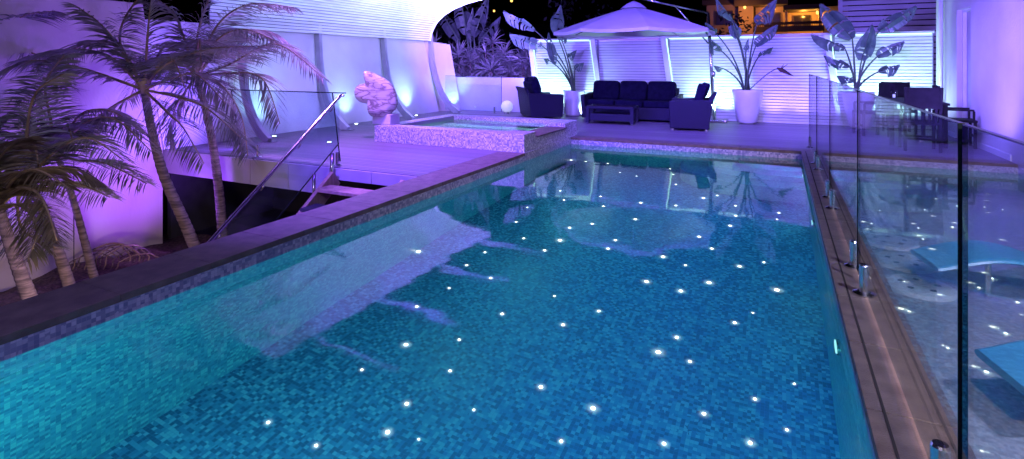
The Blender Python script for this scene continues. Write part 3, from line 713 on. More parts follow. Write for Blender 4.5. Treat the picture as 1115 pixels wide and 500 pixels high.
# stairs and their railing
st = empty('stair', (-4.8, 5.6, 0)); tag(st, 'open timber stair going down from the deck into the dark garden well', 'stair')
def ch5(o): return child(o, st)
nstep = 8
for x in (-5.36, -4.2):
    m = MB(); m.beam((x, 5.62, -0.12), (x, 3.6, -1.62), 0.06, 0.22); ch5(m.build('stringer', M['tan'], st, bevel=0.004))
for k in range(nstep):
    z = -0.19 * (k + 1); y = 5.5 - 0.25 * k
    m = MB(); m.box(-5.33, -4.23, y - 0.27, y, z - 0.04, z); ch5(m.build('tread', M['tan'] if k < 1 else M['void'], st, bevel=0.004))  # lower treads take the dark colour in place of shade
rl = empty('stair_railing', (-5.42, 5.7, 0)); tag(rl, 'steel handrail on a sloping glass panel beside the stair down from the deck', 'railing')
def ch6(o): return child(o, rl)
ra, rb = Vector((-5.42, 5.78, 0.97)), Vector((-5.42, 3.8, -0.52))
m = MB(); m.tube([ra + Vector((0, 0.05, 0)), ra, rb, rb + Vector((0, -0.08, -0.02))], 0.022, 12); ch6(m.build('handrail', M['steel'], rl, smooth=True))
m = MB(); dv = Vector((0, 0, -0.62)); o1 = Vector((-0.03, 0, -0.04)); a, b_ = ra + o1, rb + o1
q = Vector((0.012, 0, 0)); m.add([a, b_, b_ + dv, a + dv, a + q, b_ + q, b_ + dv + q, a + dv + q], [(0, 1, 2, 3), (4, 7, 6, 5), (0, 4, 5, 1), (1, 5, 6, 2), (3, 2, 6, 7), (0, 3, 7, 4)])
ch6(m.build('glass', M['glass'], rl))
for tt in (0.08, 0.36, 0.64, 0.92):
    c = ra.lerp(rb, tt); m = MB(); m.tube([c + Vector((-0.03, 0, -0.09)), c + Vector((0.01, 0, -0.05)), c], 0.009, 8); ch6(m.build('bracket', M['steel'], rl))
m = MB(); m.tube([(-5.42, 5.62, -0.35), (-5.42, 5.62, 0.2)], 0.026, 12); m.tube([(-5.42, 5.3, -0.55), (-5.42, 5.3, -0.02)], 0.022, 12); ch6(m.build('post', M['steel'], rl, smooth=True))
m = MB(); m.beam(a + dv, b_ + dv, 0.014, 0.01); ch6(m.build('edge_strip', M['glassedge'], rl))

# glass panel in front of the far low wall
gp = empty('glass_screen', (-8.0, 13.9, 0)); tag(gp, 'clear glass screen behind the spa in front of the low white wall', 'glass screen')
m = MB(); m.box(-0.95, 0.92, 0, 0.012, 0.05, 1.06); m.build('glass', M['glass'], gp)
m = MB(); m.box(0.92, 0.93, -0.002, 0.014, 0.05, 1.07); m.box(-0.95, 0.92, -0.001, 0.013, 1.06, 1.066); m.build('edge_strip', M['glassedge'], gp)
for x in (-0.7, 0.7): spigot(gp, x, 0.006)

# ================================================================== FURNITURE
def puff(m, c, s_, rot=None, p=0.55): m.ell(c, (s_[0] / 2, s_[1] / 2, s_[2] / 2), rot, 24, 14, p)
def sofa(name, w, loc, rz, label, cat, nseat, dep=0.86, back=True, extra=()):
    r = empty(name, loc, rz); tag(r, label, cat)
    # front faces -y locally
    m = MB(); m.box(-w / 2 + 0.1, w / 2 - 0.1, -dep / 2 + 0.02, dep / 2 - 0.1, 0.05, 0.34); m.build('base', M['wicker'], r, bevel=0.01)
    for s_ in (-1, 1):
        m = MB(); x = s_ * w / 2
        xs = sorted((x, x - s_ * 0.1))
        m.add([(xs[0], -dep / 2, 0.04), (xs[1], -dep / 2, 0.04), (xs[1], dep / 2 - 0.06, 0.04), (xs[0], dep / 2 - 0.06, 0.04),
               (xs[0] + s_ * 0.03, -dep / 2 - 0.02, 0.62), (xs[1] + s_ * 0.03, -dep / 2 - 0.02, 0.62), (xs[1] + s_ * 0.03, dep / 2 + 0.02, 0.66), (xs[0] + s_ * 0.03, dep / 2 + 0.02, 0.66)],
              [(0, 3, 2, 1), (4, 5, 6, 7), (0, 1, 5, 4), (1, 2, 6, 5), (2, 3, 7, 6), (3, 0, 4, 7)])
        m.build('armrest', M['wicker'], r, bevel=0.02)
    m = MB(); bw = w / 2 - 0.08
    pr = [(dep / 2 - 0.14, 0.04), (dep / 2 - 0.12, 0.4), (dep / 2 - 0.06, 0.66), (dep / 2 + 0.04, 0.80), (dep / 2 + 0.10, 0.79), (dep / 2 + 0.02, 0.62), (dep / 2 - 0.03, 0.36), (dep / 2 - 0.05, 0.04)]
    n = len(pr); m.add([(-bw, y, z) for y, z in pr] + [(bw, y, z) for y, z in pr], [tuple(range(n)), tuple(range(2 * n - 1, n - 1, -1))] + [(i, (i + 1) % n, n + (i + 1) % n, n + i) for i in range(n)])
    m.build('backrest', M['wicker'], r, bevel=0.012)
    sw = (w - 0.22) / nseat
    for k in range(nseat):
        cx = -w / 2 + 0.11 + sw * (k + 0.5)
        m = MB(); puff(m, (cx, -0.05, 0.42), (sw - 0.01, dep - 0.2, 0.17), p=0.22); m.build('seat_cushion', M['cushion'], r, smooth=True)
        rot = Matrix.Rotation(R(-14), 3, 'X')
        m = MB(); puff(m, (cx + 0.01, dep / 2 - 0.24, 0.72), (sw - 0.02, 0.2, 0.50), rot, 0.25); m.build('back_cushion', M['cushion'], r, smooth=True)
    for (cx, cy, cz, az, sz) in extra:
        rot = Matrix.Rotation(az, 3, 'Z') @ Matrix.Rotation(R(-20), 3, 'X')
        m = MB(); puff(m, (cx, cy, cz), (sz, 0.17, sz), rot, 0.5); m.build('throw_pillow', M['cushion'], r, smooth=True)
    for sx in (-1, 1):
        for sy in (-1, 1):
            m = MB(); m.box(sx * (w / 2 - 0.08) - 0.025, sx * (w / 2 - 0.08) + 0.025, sy * (dep / 2 - 0.08) - 0.025 - 0.03, sy * (dep / 2 - 0.08) + 0.025 - 0.03, 0, 0.06); m.build('foot', M['steel'], r)
    return r
sofa('sofa', 2.35, (-3.36, 13.85, 0), 0, 'dark wicker three seat sofa with navy cushions against the lit fence', 'sofa', 3, 0.86)
sofa('armchair', 0.95, (-1.72, 12.5, 0), R(-84), 'dark wicker armchair seen from the side at the right of the coffee table', 'armchair', 1, 0.84, extra=[(0.0, 0.26, 0.84, 0.1, 0.34)])
sofa('armchair', 1.25, (-5.75, 13.55, 0), R(128), 'dark wicker armchair with propped pillows behind the spa, left of the sofa', 'armchair', 1, 0.9, extra=[(-0.25, 0.2, 0.86, 0.1, 0.46), (0.25, 0.22, 0.84, -0.1, 0.44)])
ct = empty('coffee_table', (-3.55, 12.75, 0), R(2)); tag(ct, 'low dark wicker coffee table with a glass top before the sofa', 'coffee table')
m = MB(); m.box(-0.56, 0.56, -0.32, 0.32, 0.36, 0.42); m.build('table_top', M['wicker'], ct, bevel=0.01)
m = MB(); m.box(-0.53, 0.53, -0.29, 0.29, 0.423, 0.431); m.build('glass_top', M['pane'], ct)
m = MB(); m.box(-0.5, 0.5, -0.27, 0.27, 0.08, 0.24); m.build('shelf', M['wicker'], ct, bevel=0.008)
for sx in (-1, 1):
    for sy in (-1, 1):
        m = MB(); m.box(sx * 0.52 - 0.04, sx * 0.52 + 0.04, sy * 0.28 - 0.04, sy * 0.28 + 0.04, 0.03, 0.36); lg = m.build('leg', M['wicker'], ct)
        m = MB(); m.lathe([(0.022, 0), (0.022, 0.03)], (sx * 0.52, sy * 0.28, 0), 10, capt=True); m.build('foot', M['steel'], lg)

# dining set
def dchair(loc, rz, label):
    r = empty('dining_chair', loc, rz); tag(r, label, 'chair', 'dark slatted dining chairs')
    w = 0.5
    m = MB(); m.box(-w / 2, w / 2, -0.24, 0.22, 0.43, 0.47); m.build('seat', M['darkwood'], r, bevel=0.006)
    for sx in (-1, 1):
        m = MB(); m.box(sx * (w / 2 - 0.02) - 0.02, sx * (w / 2 - 0.02) + 0.02, -0.23, -0.19, 0, 0.43); m.build('leg', M['darkwood'], r)
        m = MB(); x = sx * (w / 2 - 0.02); m.beam((x, 0.23, 0), (x, 0.21, 0.47), 0.04, 0.04); m.beam((x, 0.21, 0.47), (x, 0.30, 1.03), 0.04, 0.035, up=(0, 1, 0)); m.build('leg', M['darkwood'], r)
        m = MB(); m.box(x - 0.02, x + 0.02, -0.2, 0.2, 0.62, 0.65); m.box(x - 0.018, x + 0.018, -0.21, -0.18, 0.47, 0.62); m.build('armrest', M['darkwood'], r)
    m = MB()
    m.beam((-w / 2, 0.265, 0.86), (w / 2, 0.265, 0.86), 0.03, 0.34); m.build('backrest', M['darkwood'], r, bevel=0.006)
    for k in range(5):
        x = -w / 2 + 0.08 + k * 0.085
        m = MB(); m.beam((x, 0.22, 0.46), (x, 0.25, 0.70), 0.035, 0.016, up=(0, 1, 0)); m.build('back_slat', M['darkwood'], r)
    for (y0, z) in ((-0.21, 0.2), (0.22, 0.2)):
        m = MB(); m.beam((-w / 2 + 0.04, y0, z), (w / 2 - 0.04, y0, z), 0.02, 0.035); m.build('stretcher', M['darkwood'], r)
    return r
dchair((2.06, 11.0, 0), R(180), 'dark slatted dining chair at the near end of the table, back turned')
dchair((1.62, 12.9, 0), R(-75), 'dark dining chair on the fence side of the table, left of the near chair')
dchair((2.72, 11.75, 0), R(84), 'dark dining chair squeezed between the table and the house wall')
dchair((2.2, 13.55, 0), R(4), 'dark dining chair at the far end of the table by the fence')
tb = empty('dining_table', (2.12, 12.2, 0)); tag(tb, 'dark rectangular dining table between the chairs beside the house wall', 'table')
m = MB(); m.box(-0.42, 0.42, -0.85, 0.85, 0.71, 0.75); m.build('tabletop', M['darkwood'], tb, bevel=0.005)
for sx in (-1, 1):
    for sy in (-1, 1):
        m = MB(); m.box(sx * 0.37 - 0.03, sx * 0.37 + 0.03, sy * 0.78 - 0.03, sy * 0.78 + 0.03, 0, 0.71); m.build('leg', M['darkwood'], tb)
# little glass lantern on the table
ln = empty('lantern', (1.98, 12.7, 0.75)); tag(ln, 'small glass candle lantern on the dining table', 'lantern')
m = MB(); m.lathe([(0.05, 0), (0.055, 0.01), (0.05, 0.14), (0.045, 0.15)], n=16); m.build('jar', M['glass'], ln, smooth=True)
m = MB(); m.lathe([(0.022, 0.012), (0.022, 0.07), (0.004, 0.075)], n=12); m.build('candle', M['globe'], ln)

# globe lamp
gb = empty('globe_lamp', (-6.95, 14.0, 0)); tag(gb, 'white opal globe lamp standing on the deck beside the left armchair', 'lamp')
m = MB(); m.ell((0, 0, 0.20), (0.17, 0.17, 0.17), nu=28, nv=16); m.build('globe', M['globe'], gb, smooth=True)
m = MB(); m.lathe([(0.08, 0), (0.075, 0.05)], n=20, capt=True); m.build('base', M['steel'], gb)

# ================================================================== UMBRELLA
uc = atY(690, 36, 12.9); ux, uy = uc.x, 12.9
um = empty('cantilever_umbrella', (-1.42, 14.25, 0)); tag(um, 'large white cantilever umbrella over the sofa with its mast beside the fence', 'umbrella')
def ch7(o): return child(o, um)
ez, az_, rad = 2.16, 2.76, 1.88
m = MB(); nr = 8; rings = 7; vs = []; fs = []
for j in range(rings + 1):
    t_ = j / rings
    for k in range(nr * 4):
        a = 2 * math.pi * k / (nr * 4) + math.pi / 8; kk = k % 4
        flat = math.cos(math.pi / nr) / math.cos(((kk / 4) * 2 - 1) * math.pi / nr)
        rr = rad * t_ * flat; sag = -0.035 * math.sin(math.pi * kk / 4) * t_
        z = az_ - (az_ - ez) * (t_ ** 1.12) + sag + (0.0 if j else 0.0)
        vs.append((ux + rr * math.cos(a), uy + rr * math.sin(a), z))
nn_ = nr * 4
for j in range(rings):
    for k in range(nn_):
        k2 = (k + 1) % nn_; fs.append((j * nn_ + k, j * nn_ + k2, (j + 1) * nn_ + k2, (j + 1) * nn_ + k))
o0 = len(vs)
for k in range(nn_):
    v = vs[rings * nn_ + k]; vs.append((v[0] * 1.0, v[1], v[2] - 0.07))
for k in range(nn_):
    k2 = (k + 1) % nn_; fs.append((rings * nn_ + k, rings * nn_ + k2, o0 + k2, o0 + k))
m.add(vs, fs); ch7(m.build('canopy', M['canvas'], um))
m = MB(); m.lathe([(0.30, -0.05), (0.16, 0.06), (0.03, 0.12)], (ux, uy, az_), 16); ch7(m.build('vent', M['canvas'], um))
for k in range(nr):
    a = 2 * math.pi * k / nr + math.pi / 8
    m = MB(); m.tube([(ux, uy, az_ - 0.08), (ux + rad * 0.97 * math.cos(a), uy + rad * 0.97 * math.sin(a), ez - 0.0)], 0.012, 6); ch7(m.build('rib', M['steel'], um))
    m = MB(); m.tube([(ux, uy, ez + 0.1), (ux + rad * 0.5 * math.cos(a), uy + rad * 0.5 * math.sin(a), (ez + az_) / 2 + 0.0)], 0.010, 6); ch7(m.build('strut', M['steel'], um))
mb_, mt_ = Vector((-1.42, 14.25, 0.0)), atY(771, 14, 14.2)
m = MB(); m.tube([mb_, mb_.lerp(mt_, 0.5), mt_], [0.045, 0.04, 0.036], 12); ch7(m.build('mast', M['steel'], um, smooth=True))
m = MB(); m.tube([mt_, (ux, uy, az_ + 0.22)], 0.028, 10); m.tube([mt_ - Vector((0, 0, 0.75)), Vector((ux, uy, az_ + 0.22)).lerp(mt_, 0.55)], 0.02, 8); m.tube([(ux, uy, az_ + 0.22), (ux, uy, az_ - 0.6)], 0.025, 8); ch7(m.build('arm', M['steel'], um, smooth=True))
m = MB(); m.box(-1.72, -1.12, 13.98, 14.5, 0, 0.06); ch7(m.build('base', M['steel'], um, bevel=0.01))
m = MB(); m.ell((mb_.x - 0.02, mb_.y - 0.06, 1.15), (0.05, 0.06, 0.09), nu=10, nv=8); ch7(m.build('crank_box', M['steel'], um, smooth=True))

# ================================================================== STRELITZIA POTS
def paddle(m_leaf, base, tip, width, side, droop=0.0, splits=3, seed=0):
    """long paddle leaf folded along its midrib, with torn splits"""
    rnd = random.Random(seed); base, tip = Vector(base), Vector(tip); ax = tip - base; L = ax.length; ax.normalize()
    side = Vector(side); side = (side - ax * side.dot(ax)).normalized(); up = side.cross(ax).normalized()
    n = 26; cuts = [sorted(rnd.randint(3, n - 3) for _ in range(splits)) for _ in range(2)]
    for si, s_ in enumerate((-1, 1)):
        prev = None; shift = 0.0
        for i in range(n + 1):
            t_ = i / n
            w = width * (math.sin(math.pi * min(1, (t_ * 0.93 + 0.045))) ** 0.62) * (1.0 - 0.25 * t_)
            mid = base + ax * (L * t_) + Vector((0, 0, -droop * L * t_ * t_))
            if i in cuts[si]:
                shift += rnd.uniform(0.02, 0.05); prev = None
            out = side * s_ * w + up * (w * (0.35 + rnd.uniform(-0.04, 0.04))) - ax * (shift * 0.6) + Vector((0, 0, -shift * 0.8))
            out2 = side * s_ * w * 0.5 + up * w * 0.28
            cur = (mid, mid + out2, mid + out)
            if prev is not None:
                a, b__, c = prev; d, e, f = cur
                m_leaf.add([a, b__, e, d], [(0, 1, 2, 3)]); m_leaf.add([b__, c, f, e], [(0, 1, 2, 3)])
            prev = cur
def bez(a, b_, c, n=10):
    a, b_, c = Vector(a), Vector(b_), Vector(c); return [a * (1 - t) ** 2 + b_ * 2 * t * (1 - t) + c * t * t for t in [i / n for i in range(n + 1)]]
def strel(name_label, pos, potmat, scale, leaves, potlabel, prof_, seed):
    x, y = pos
    pt = empty('planter_pot', (x, y, 0)); tag(pt, potlabel, 'pot', 'planter pots by the fence')
    m = MB(); m.lathe(prof_, n=36); top = prof_[-1]; m.lathe([(top[0], top[1]), (top[0] - 0.03, top[1]), (top[0] - 0.04, top[1] - 0.08)], n=36, capb=False); m.build('pot', potmat, pt, smooth=True)
    m = MB(); m.lathe([(top[0] - 0.035, top[1] - 0.07), (0.0, top[1] - 0.05)], n=24, capb=False); m.build('soil', M['soil'], pt)
    pl = empty('strelitzia', (x, y, top[1] - 0.06)); tag(pl, name_label, 'plant', 'bird of paradise plants in pots')
    rnd = random.Random(seed)
    for i, lf in enumerate(leaves):
        b0 = Vector((rnd.uniform(-.07, .07), rnd.uniform(-.07, .07), 0)); bx_, by_, tx, ty = lf[:4]; w = lf[4] if len(lf) > 4 else 0.13; dy = lf[5] if len(lf) > 5 else rnd.uniform(-0.3, 0.15)
        o_ = Vector((x, y, top[1] - 0.06)); lb = atY(bx_, by_, y + dy) - o_; lt = atY(tx, ty, y + dy * 1.3 - 0.05) - o_
        ms = MB(); ctrl = b0.lerp(lb, 0.5) + Vector((-(lb.x) * 0.25, 0, 0.10 * lb.length)); ms.tube(bez(b0, ctrl, lb, 9) + [lb.lerp(lt, 0.5), lt], [0.024 - 0.0012 * q for q in range(10)] + [0.006, 0.002], 6)
        stobj = ms.build('stalk', M['stem'], pl, smooth=True)
        ml = MB(); sd = Vector((rnd.uniform(0.5, 1), rnd.uniform(-0.6, 0.2), rnd.uniform(-0.2, 0.5)))
        paddle(ml, lb, lt, w * 1.6, sd, 0.05, rnd.randint(3, 6), seed * 31 + i); ml.build('leaf', M['strel'], stobj, smooth=False)
    return pl
potA = [(0.17, 0), (0.22, 0.05), (0.28, 0.35), (0.33, 0.62), (0.345, 0.76), (0.335, 0.80)]
potB = [(0.20, 0), (0.24, 0.04), (0.27, 0.4), (0.29, 0.66), (0.30, 0.68)]
# leaf entries: base px, tip px (picked on the photograph, at the plant's own depth), half width
strel('bird of paradise plant with upright paddle leaf left of the umbrella', (-5.05, 14.25), M['pot'], 1,
      [(606, 38, 611, 4, .15), (582, 33, 548, 11, .10), (604, 70, 597, 34, .09), (612, 45, 617, 28, .14), (590, 50, 555, 36, .12), (626, 75, 636, 68, .07), (618, 62, 628, 54, .05), (598, 66, 592, 64, .04)],
      'rounded stone coloured pot holding the plant left of the umbrella', potB, 3)
strel('bird of paradise plant with tall leaves just right of the umbrella mast', (-0.68, 14.15), M['pot'], 1,
      [(803, 42, 797, 20, .10), (797, 22, 779, -4, .10), (824, 26, 846, -2, .12), (823, 50, 847, 26, .12), (826, 62, 842, 51, .08), (812, 55, 815, 42, .05), (785, 55, 771, 40, .09), (788, 75, 777, 71, .05), (779, 36, 768, 24, .10)],
      'tall glossy white pot holding the plant right of the umbrella mast', potA, 5)
strel('bird of paradise plant with fan of torn leaves near the dining set', (1.47, 13.75), M['pot'], 1,
      [(928, 42, 893, 2, .16), (938, 66, 950, 25, .13), (957, 34, 998, 5, .12), (955, 62, 985, 44, .10), (920, 53, 883, 36, .09), (925, 73, 897, 59, .08), (957, 78, 980, 70, .07), (930, 88, 911, 82, .07)],
      'tall glossy white pot holding the plant near the dining set', potA, 11)
# long stalk with a flower from the middle pot
fl = empty('strelitzia_flower', tuple(atY(862, 77, 13.9))); 
pp0 = Vector((-0.68, 14.15, 0.74)); pe = atY(862, 77, 13.9)
bpy.data.objects.remove(fl)
root2 = [o for o in bpy.data.objects if o.name.startswith('strelitzia') and o.type == 'EMPTY' and abs(o.location.x + 0.68) < 0.01][0]
m = MB(); pts = bez(pp0, pp0.lerp(pe, 0.5) + Vector((0, 0, 0.25)), atY(846, 75, 13.9), 10) ; m.tube([p - root2.location for p in pts], 0.012, 6); fs_ = m.build('flower_stalk', M['stem'], root2, smooth=True)
m = MB()
a, c = atY(846, 74, 13.9) - root2.location, atY(864, 83, 13.9) - root2.location
m.tube([a, a.lerp(c, .25), a.lerp(c, .6), c], [0.014, 0.05, 0.035, 0.004], 8)
for ang in (0.02, 0.10): m.tube([a.lerp(c, .2), a.lerp(c, .3) + Vector((0.02 + ang, 0, 0.14))], [0.014, 0.003], 5)
m.build('flower', M['flower'], fs_)

# ================================================================== SCULPTURE
sc0 = Vector((-6.42, 8.22, SH))
sp_ = empty('marble_sculpture', tuple(sc0)); tag(sp_, 'polished brown marble sculpture of rounded lobes on the corner of the spa', 'sculpture')
dS = (sc0.y * CT - sc0.x * ST)
def sp(px, py): return atD(px, py, dS) - sc0
view = Vector((-ST, CT, 0)); rightv = Vector((CT, ST, 0))
Rv = Matrix((rightv, view, Vector((0, 0, 1)))).transposed()
mm = MB()
pxm = dS / F
outl = [(165,70),(195,76),(240,92),(290,118),(340,150),(372,195),(390,240),(398,295),(385,340),(362,352),(350,375),(300,392),(215,388),(195,360),(190,330),(192,298),(165,297),(130,285),(105,255),(98,220),(108,185),(135,165),(172,162),(178,150),(165,110)]
front = [sp(370 + a / 6.25, 65 + b_ / 6.25) for a, b_ in outl]; n = len(front); cen = sum(front, Vector()) / n
vs = []
for off, sh in ((-0.13, 0.72), (-0.085, 0.95), (0.0, 1.0), (0.085, 0.95), (0.13, 0.72)):
    for p in front:
        q = cen + (p - cen) * 1.0; inn = (cen - p); inn = inn.normalized() * (0.11 * (1 - sh) / 0.28)
        vs.append(q + inn + view * off)
fs = [tuple(range(n - 1, -1, -1)), tuple(4 * n + k for k in range(n))]
for j_ in range(4):
    for k in range(n): fs.append((j_ * n + k, j_ * n + (k + 1) % n, (j_ + 1) * n + (k + 1) % n, (j_ + 1) * n + k))
mm.add(vs, fs)
so = mm.build('figure', M['marble'], sp_, smooth=True)
rm = so.modifiers.new('remesh', 'REMESH'); rm.mode = 'VOXEL'; rm.voxel_size = 0.014; rm.use_smooth_shade = True
sm = so.modifiers.new('smooth', 'SMOOTH'); sm.factor = 0.7; sm.iterations = 12
pa_, pb_ = sp(403, 126), sp(429, 126)
m = MB(); m.box(pa_.x, pb_.x + 0.02, -0.13, 0.15, 0.0, pa_.z + 0.03); m.build('plinth', M['render'], sp_, bevel=0.01)

# ================================================================== PALMS
def frond(mleaf, mrach, pts, leaflen, nl=46, rnd=random, wid=0.017, droop=0.55, start=0.14):
    P = smooth_path([tuple(p) for p in pts], 8); P = [Vector(p) for p in P]; n = len(P)
    mrach.tube(P, [0.020 * (1 - 0.85 * i / (n - 1)) + 0.002 for i in range(n)], 5)
    L = [0]
    for i in range(1, n): L.append(L[-1] + (P[i] - P[i - 1]).length)
    tot = L[-1]
    for s_ in (-1, 1):
        for k in range(nl):
            t_ = start + (1 - start) * (k + rnd.random() * 0.6) / nl; d = min(t_ * tot, tot - 1e-4)
            i = max(j for j in range(n) if L[j] <= d); i = min(i, n - 2)
            p = P[i].lerp(P[i + 1], (d - L[i]) / max(1e-6, L[i + 1] - L[i])); tg = (P[i + 1] - P[i]).normalized()
            side = tg.cross(Vector((0, 0, 1)))
            if side.length < 0.05: side = tg.cross(Vector((1, 0, 0)))
            side.normalize(); up = side.cross(tg).normalized()
            ln_ = leaflen * (math.sin(math.pi * (0.12 + 0.80 * t_)) ** 0.7) * rnd.uniform(0.8, 1.1)
            dr = (side * s_ * rnd.uniform(0.75, 1.0) + tg * rnd.uniform(0.45, 0.8) + up * rnd.uniform(-0.05, 0.25)).normalized()
            q = p; wv = tg * 0.6 + up * 0.5; wv = (wv - dr * wv.dot(dr)).normalized()
            prev = None; segs = 4
            for j in range(segs + 1):
                f = j / segs; w = wid * (0.55 + 0.9 * f) if f < 0.4 else wid * (1.25 * (1 - f) / 0.6 + 0.03)
                cur = (q - wv * w / 2, q + wv * w / 2)
                if prev: mleaf.add([prev[0], prev[1], cur[1], cur[0]], [(0, 1, 2, 3)])
                prev = cur
                dr = (dr + Vector((0, 0, -droop * 0.35)) + Vector((rnd.uniform(-1, 1), rnd.uniform(-1, 1), rnd.uniform(-1, 1))) * 0.05).normalized()
                q = q + dr * ln_ / segs
def palm(trunk_px, d, r0, fronds, label, nrand, seed, leaflen=0.54, lenr=(1.4, 2.0), basez=-1.55, mats=('frond', 'rachis')):
    rnd = random.Random(seed)
    pts = [atD(px, py, d + k * 0.04) for k, (px, py) in enumerate(trunk_px)]
    dirn = (pts[0] - pts[1]).normalized(); b0 = pts[0] + dirn * max(0.05, (pts[0].z - basez) / max(0.3, -dirn.z)); pts = [b0] + pts
    r = empty('palm_tree', tuple(b0)); tag(r, label, 'palm tree', 'palm trees in the sunken garden')
    P = smooth_path([tuple(p) for p in pts], 14); rad_ = []
    for i in range(len(P)):
        f = i / (len(P) - 1); rad_.append(r0 * (1.25 - 0.55 * f) * (1 + (0.07 if i % 2 else -0.02)) * (1.5 if i == 0 else (1.2 if i == 1 else 1)))
    m = MB(); m.tube([Vector(p) - b0 for p in P], rad_, 14); m.build('trunk', M['trunk'], r, smooth=True)
    crown = pts[-1]
    m = MB(); m.tube([crown - b0 + Vector((0, 0, -0.05)), crown - b0 + Vector((0, 0, 0.12)), crown - b0 + Vector((0, 0, 0.34))], [r0 * 0.8, r0 * 1.0, r0 * 0.35], 12); m.build('crownshaft', M['rachis'], r, smooth=True)
    ml, mr = MB(), MB()
    for fr in fronds:
        dd = fr[0]; q = [crown - b0] + [atD(px, py, d + dd * (i + 1) / len(fr[1:])) - b0 for i, (px, py) in enumerate(fr[1:])]
        frond(ml, mr, q, leaflen, rnd=rnd, nl=66)
    a0 = rnd.random() * 6
    for k in range(nrand):
        a = a0 + k * 2.4 + rnd.uniform(-.3, .3); ln_ = rnd.uniform(*lenr); el = rnd.uniform(0.3, 1.1); h = Vector((math.cos(a), math.sin(a), 0))
        p0 = crown - b0; p1 = p0 + (h * math.cos(el) + Vector((0, 0, math.sin(el)))) * ln_ * 0.4; p2 = p1 + (h * 0.9 + Vector((0, 0, 0.1))) * ln_ * 0.3; p3 = p2 + (h * 0.75 + Vector((0, 0, -0.6))) * ln_ * 0.35
        frond(ml, mr, [p0, p1, p2, p3], leaflen * 0.95, rnd=rnd, nl=58)
    cr = mr.build('crown', M[mats[1]], r, smooth=True)
    ml.build('foliage', M[mats[0]], cr)
    return r
palm([(215, 275), (200, 240), (178, 190), (165, 140), (157, 98)], 7.5, 0.066,
     [(-0.3, (120, 62), (75, 54), (20, 66)), (-0.2, (135, 58), (110, 27), (82, 6)), (0.1, (160, 50), (163, 15), (168, -20)),
      (-0.9, (178, 72), (225, 54), (285, 50)), (-0.3, (190, 84), (215, 82), (245, 112)), (-0.4, (120, 118), (80, 148), (40, 172)),
      (0.2, (130, 40), (160, -10), (210, -25)), (-0.5, (190, 105), (225, 118), (262, 150)), (-0.5, (185, 125), (200, 140), (222, 178))],
     'tall curved palm in the centre of the garden with a ringed leaning trunk', 4, 21)
palm([(243, 262), (239, 215), (233, 165), (224, 120), (214, 84)], 8.1, 0.060,
     [(-0.2, (200, 40), (185, 10), (150, -12)), (-0.3, (235, 45), (265, 32), (300, 45)), (-0.5, (250, 70), (300, 48), (352, 85)), (-0.2, (240, 92), (262, 125), (270, 170)),
      (0.1, (215, 40), (225, 5), (240, -25)), (-0.2, (235, 30), (270, 5), (320, 8)), (-0.4, (245, 80), (285, 85), (305, 135)), (0.1, (190, 60), (160, 70), (140, 110)), (-0.1, (205, 95), (190, 120), (185, 155))],
     'rightmost palm with a slim upright trunk beside the stairwell', 4, 22)
palm([(-30, 240), (-25, 190), (-22, 140), (-24, 100)], 7.9, 0.06,
     [(-0.3, (10, 60), (45, 62), (75, 95)), (-0.3, (-10, 55), (20, 20), (60, 12)), (-0.4, (10, 90), (40, 110), (60, 150)), (-0.3, (0, 120), (20, 150), (30, 185)), (-0.3, (-50, 50), (-70, 40), (-100, 60))],
     'palm at the far left whose fronds spread in front of the cream wall', 3, 27)
palm([(105, 312), (92, 262), (78, 212), (62, 168)], 6.7, 0.042,
     [(-0.4, (40, 140), (15, 125), (-10, 150)), (-0.4, (90, 135), (125, 130), (165, 165)), (-0.3, (55, 130), (50, 90), (70, 60)), (-0.5, (85, 175), (115, 178), (160, 200)), (-0.3, (40, 170), (15, 185), (0, 220))],
     'slender palm with a thin straight trunk beside the ribbed basket', 4, 23, 0.46, (1.1, 1.6))
palm([(80, 325), (64, 275), (47, 230), (30, 195)], 6.0, 0.052,
     [(-0.4, (15, 165), (-10, 160), (-40, 190)), (-0.4, (60, 165), (95, 150), (135, 175)), (-0.3, (30, 140), (40, 100), (70, 80)), (-0.5, (55, 200), (85, 200), (120, 215)), (-0.5, (20, 215), (25, 250), (60, 270))],
     'short reddish trunked palm between the slender palm and the leftmost palm', 3, 24, 0.42, (1.0, 1.5))
palm([(42, 350), (25, 305), (10, 262), (-2, 225)], 5.2, 0.058,
     [(-0.3, (20, 205), (45, 215), (62, 262)), (-0.3, (-10, 190), (10, 160), (30, 150)), (-0.4, (25, 225), (40, 250), (30, 285)), (-0.3, (-30, 200), (-50, 210), (-70, 250)), (-0.3, (15, 195), (40, 185), (75, 205))],
     'leftmost palm with drooping olive fronds close to the pool coping', 3, 25, 0.36, (0.8, 1.1), mats=('frond2', 'rachis'))

# ribbed basket on the soil
bk = empty('ribbed_basket', tuple(Vector((-8.45, 4.55, -1.44)))); tag(bk, 'arched basket of thin curved ribs lying on the soil by the garden wall', 'basket')
rb_ = random.Random(4)
for k in range(10):
    a = k / 9; x = -0.33 + 0.66 * a + rb_.uniform(-.02, .02); hh = rb_.uniform(0.27, 0.33) * (math.sin(math.pi * (0.12 + 0.76 * a)) ** 0.6); w = 0.26
    m = MB(); m.tube([(x * CT - math.cos(q) * w * -ST, x * ST + math.cos(q) * w * CT + 0.02 * math.sin(7 * q), hh * math.sin(q)) for q in [math.pi * j / 14 for j in range(15)]], 0.009, 5); m.build('hoop', M['tan'] if k % 2 else M['trunk'], bk)
m = MB(); m.tube([(x * CT, x * ST, 0.31 * (math.sin(math.pi * (0.1 + 0.8 * (x + 0.36) / 0.72)) ** 0.6)) for x in [-0.36 + 0.72 * j / 12 for j in range(13)]], 0.014, 6); m.build('spine', M['tan'], bk)
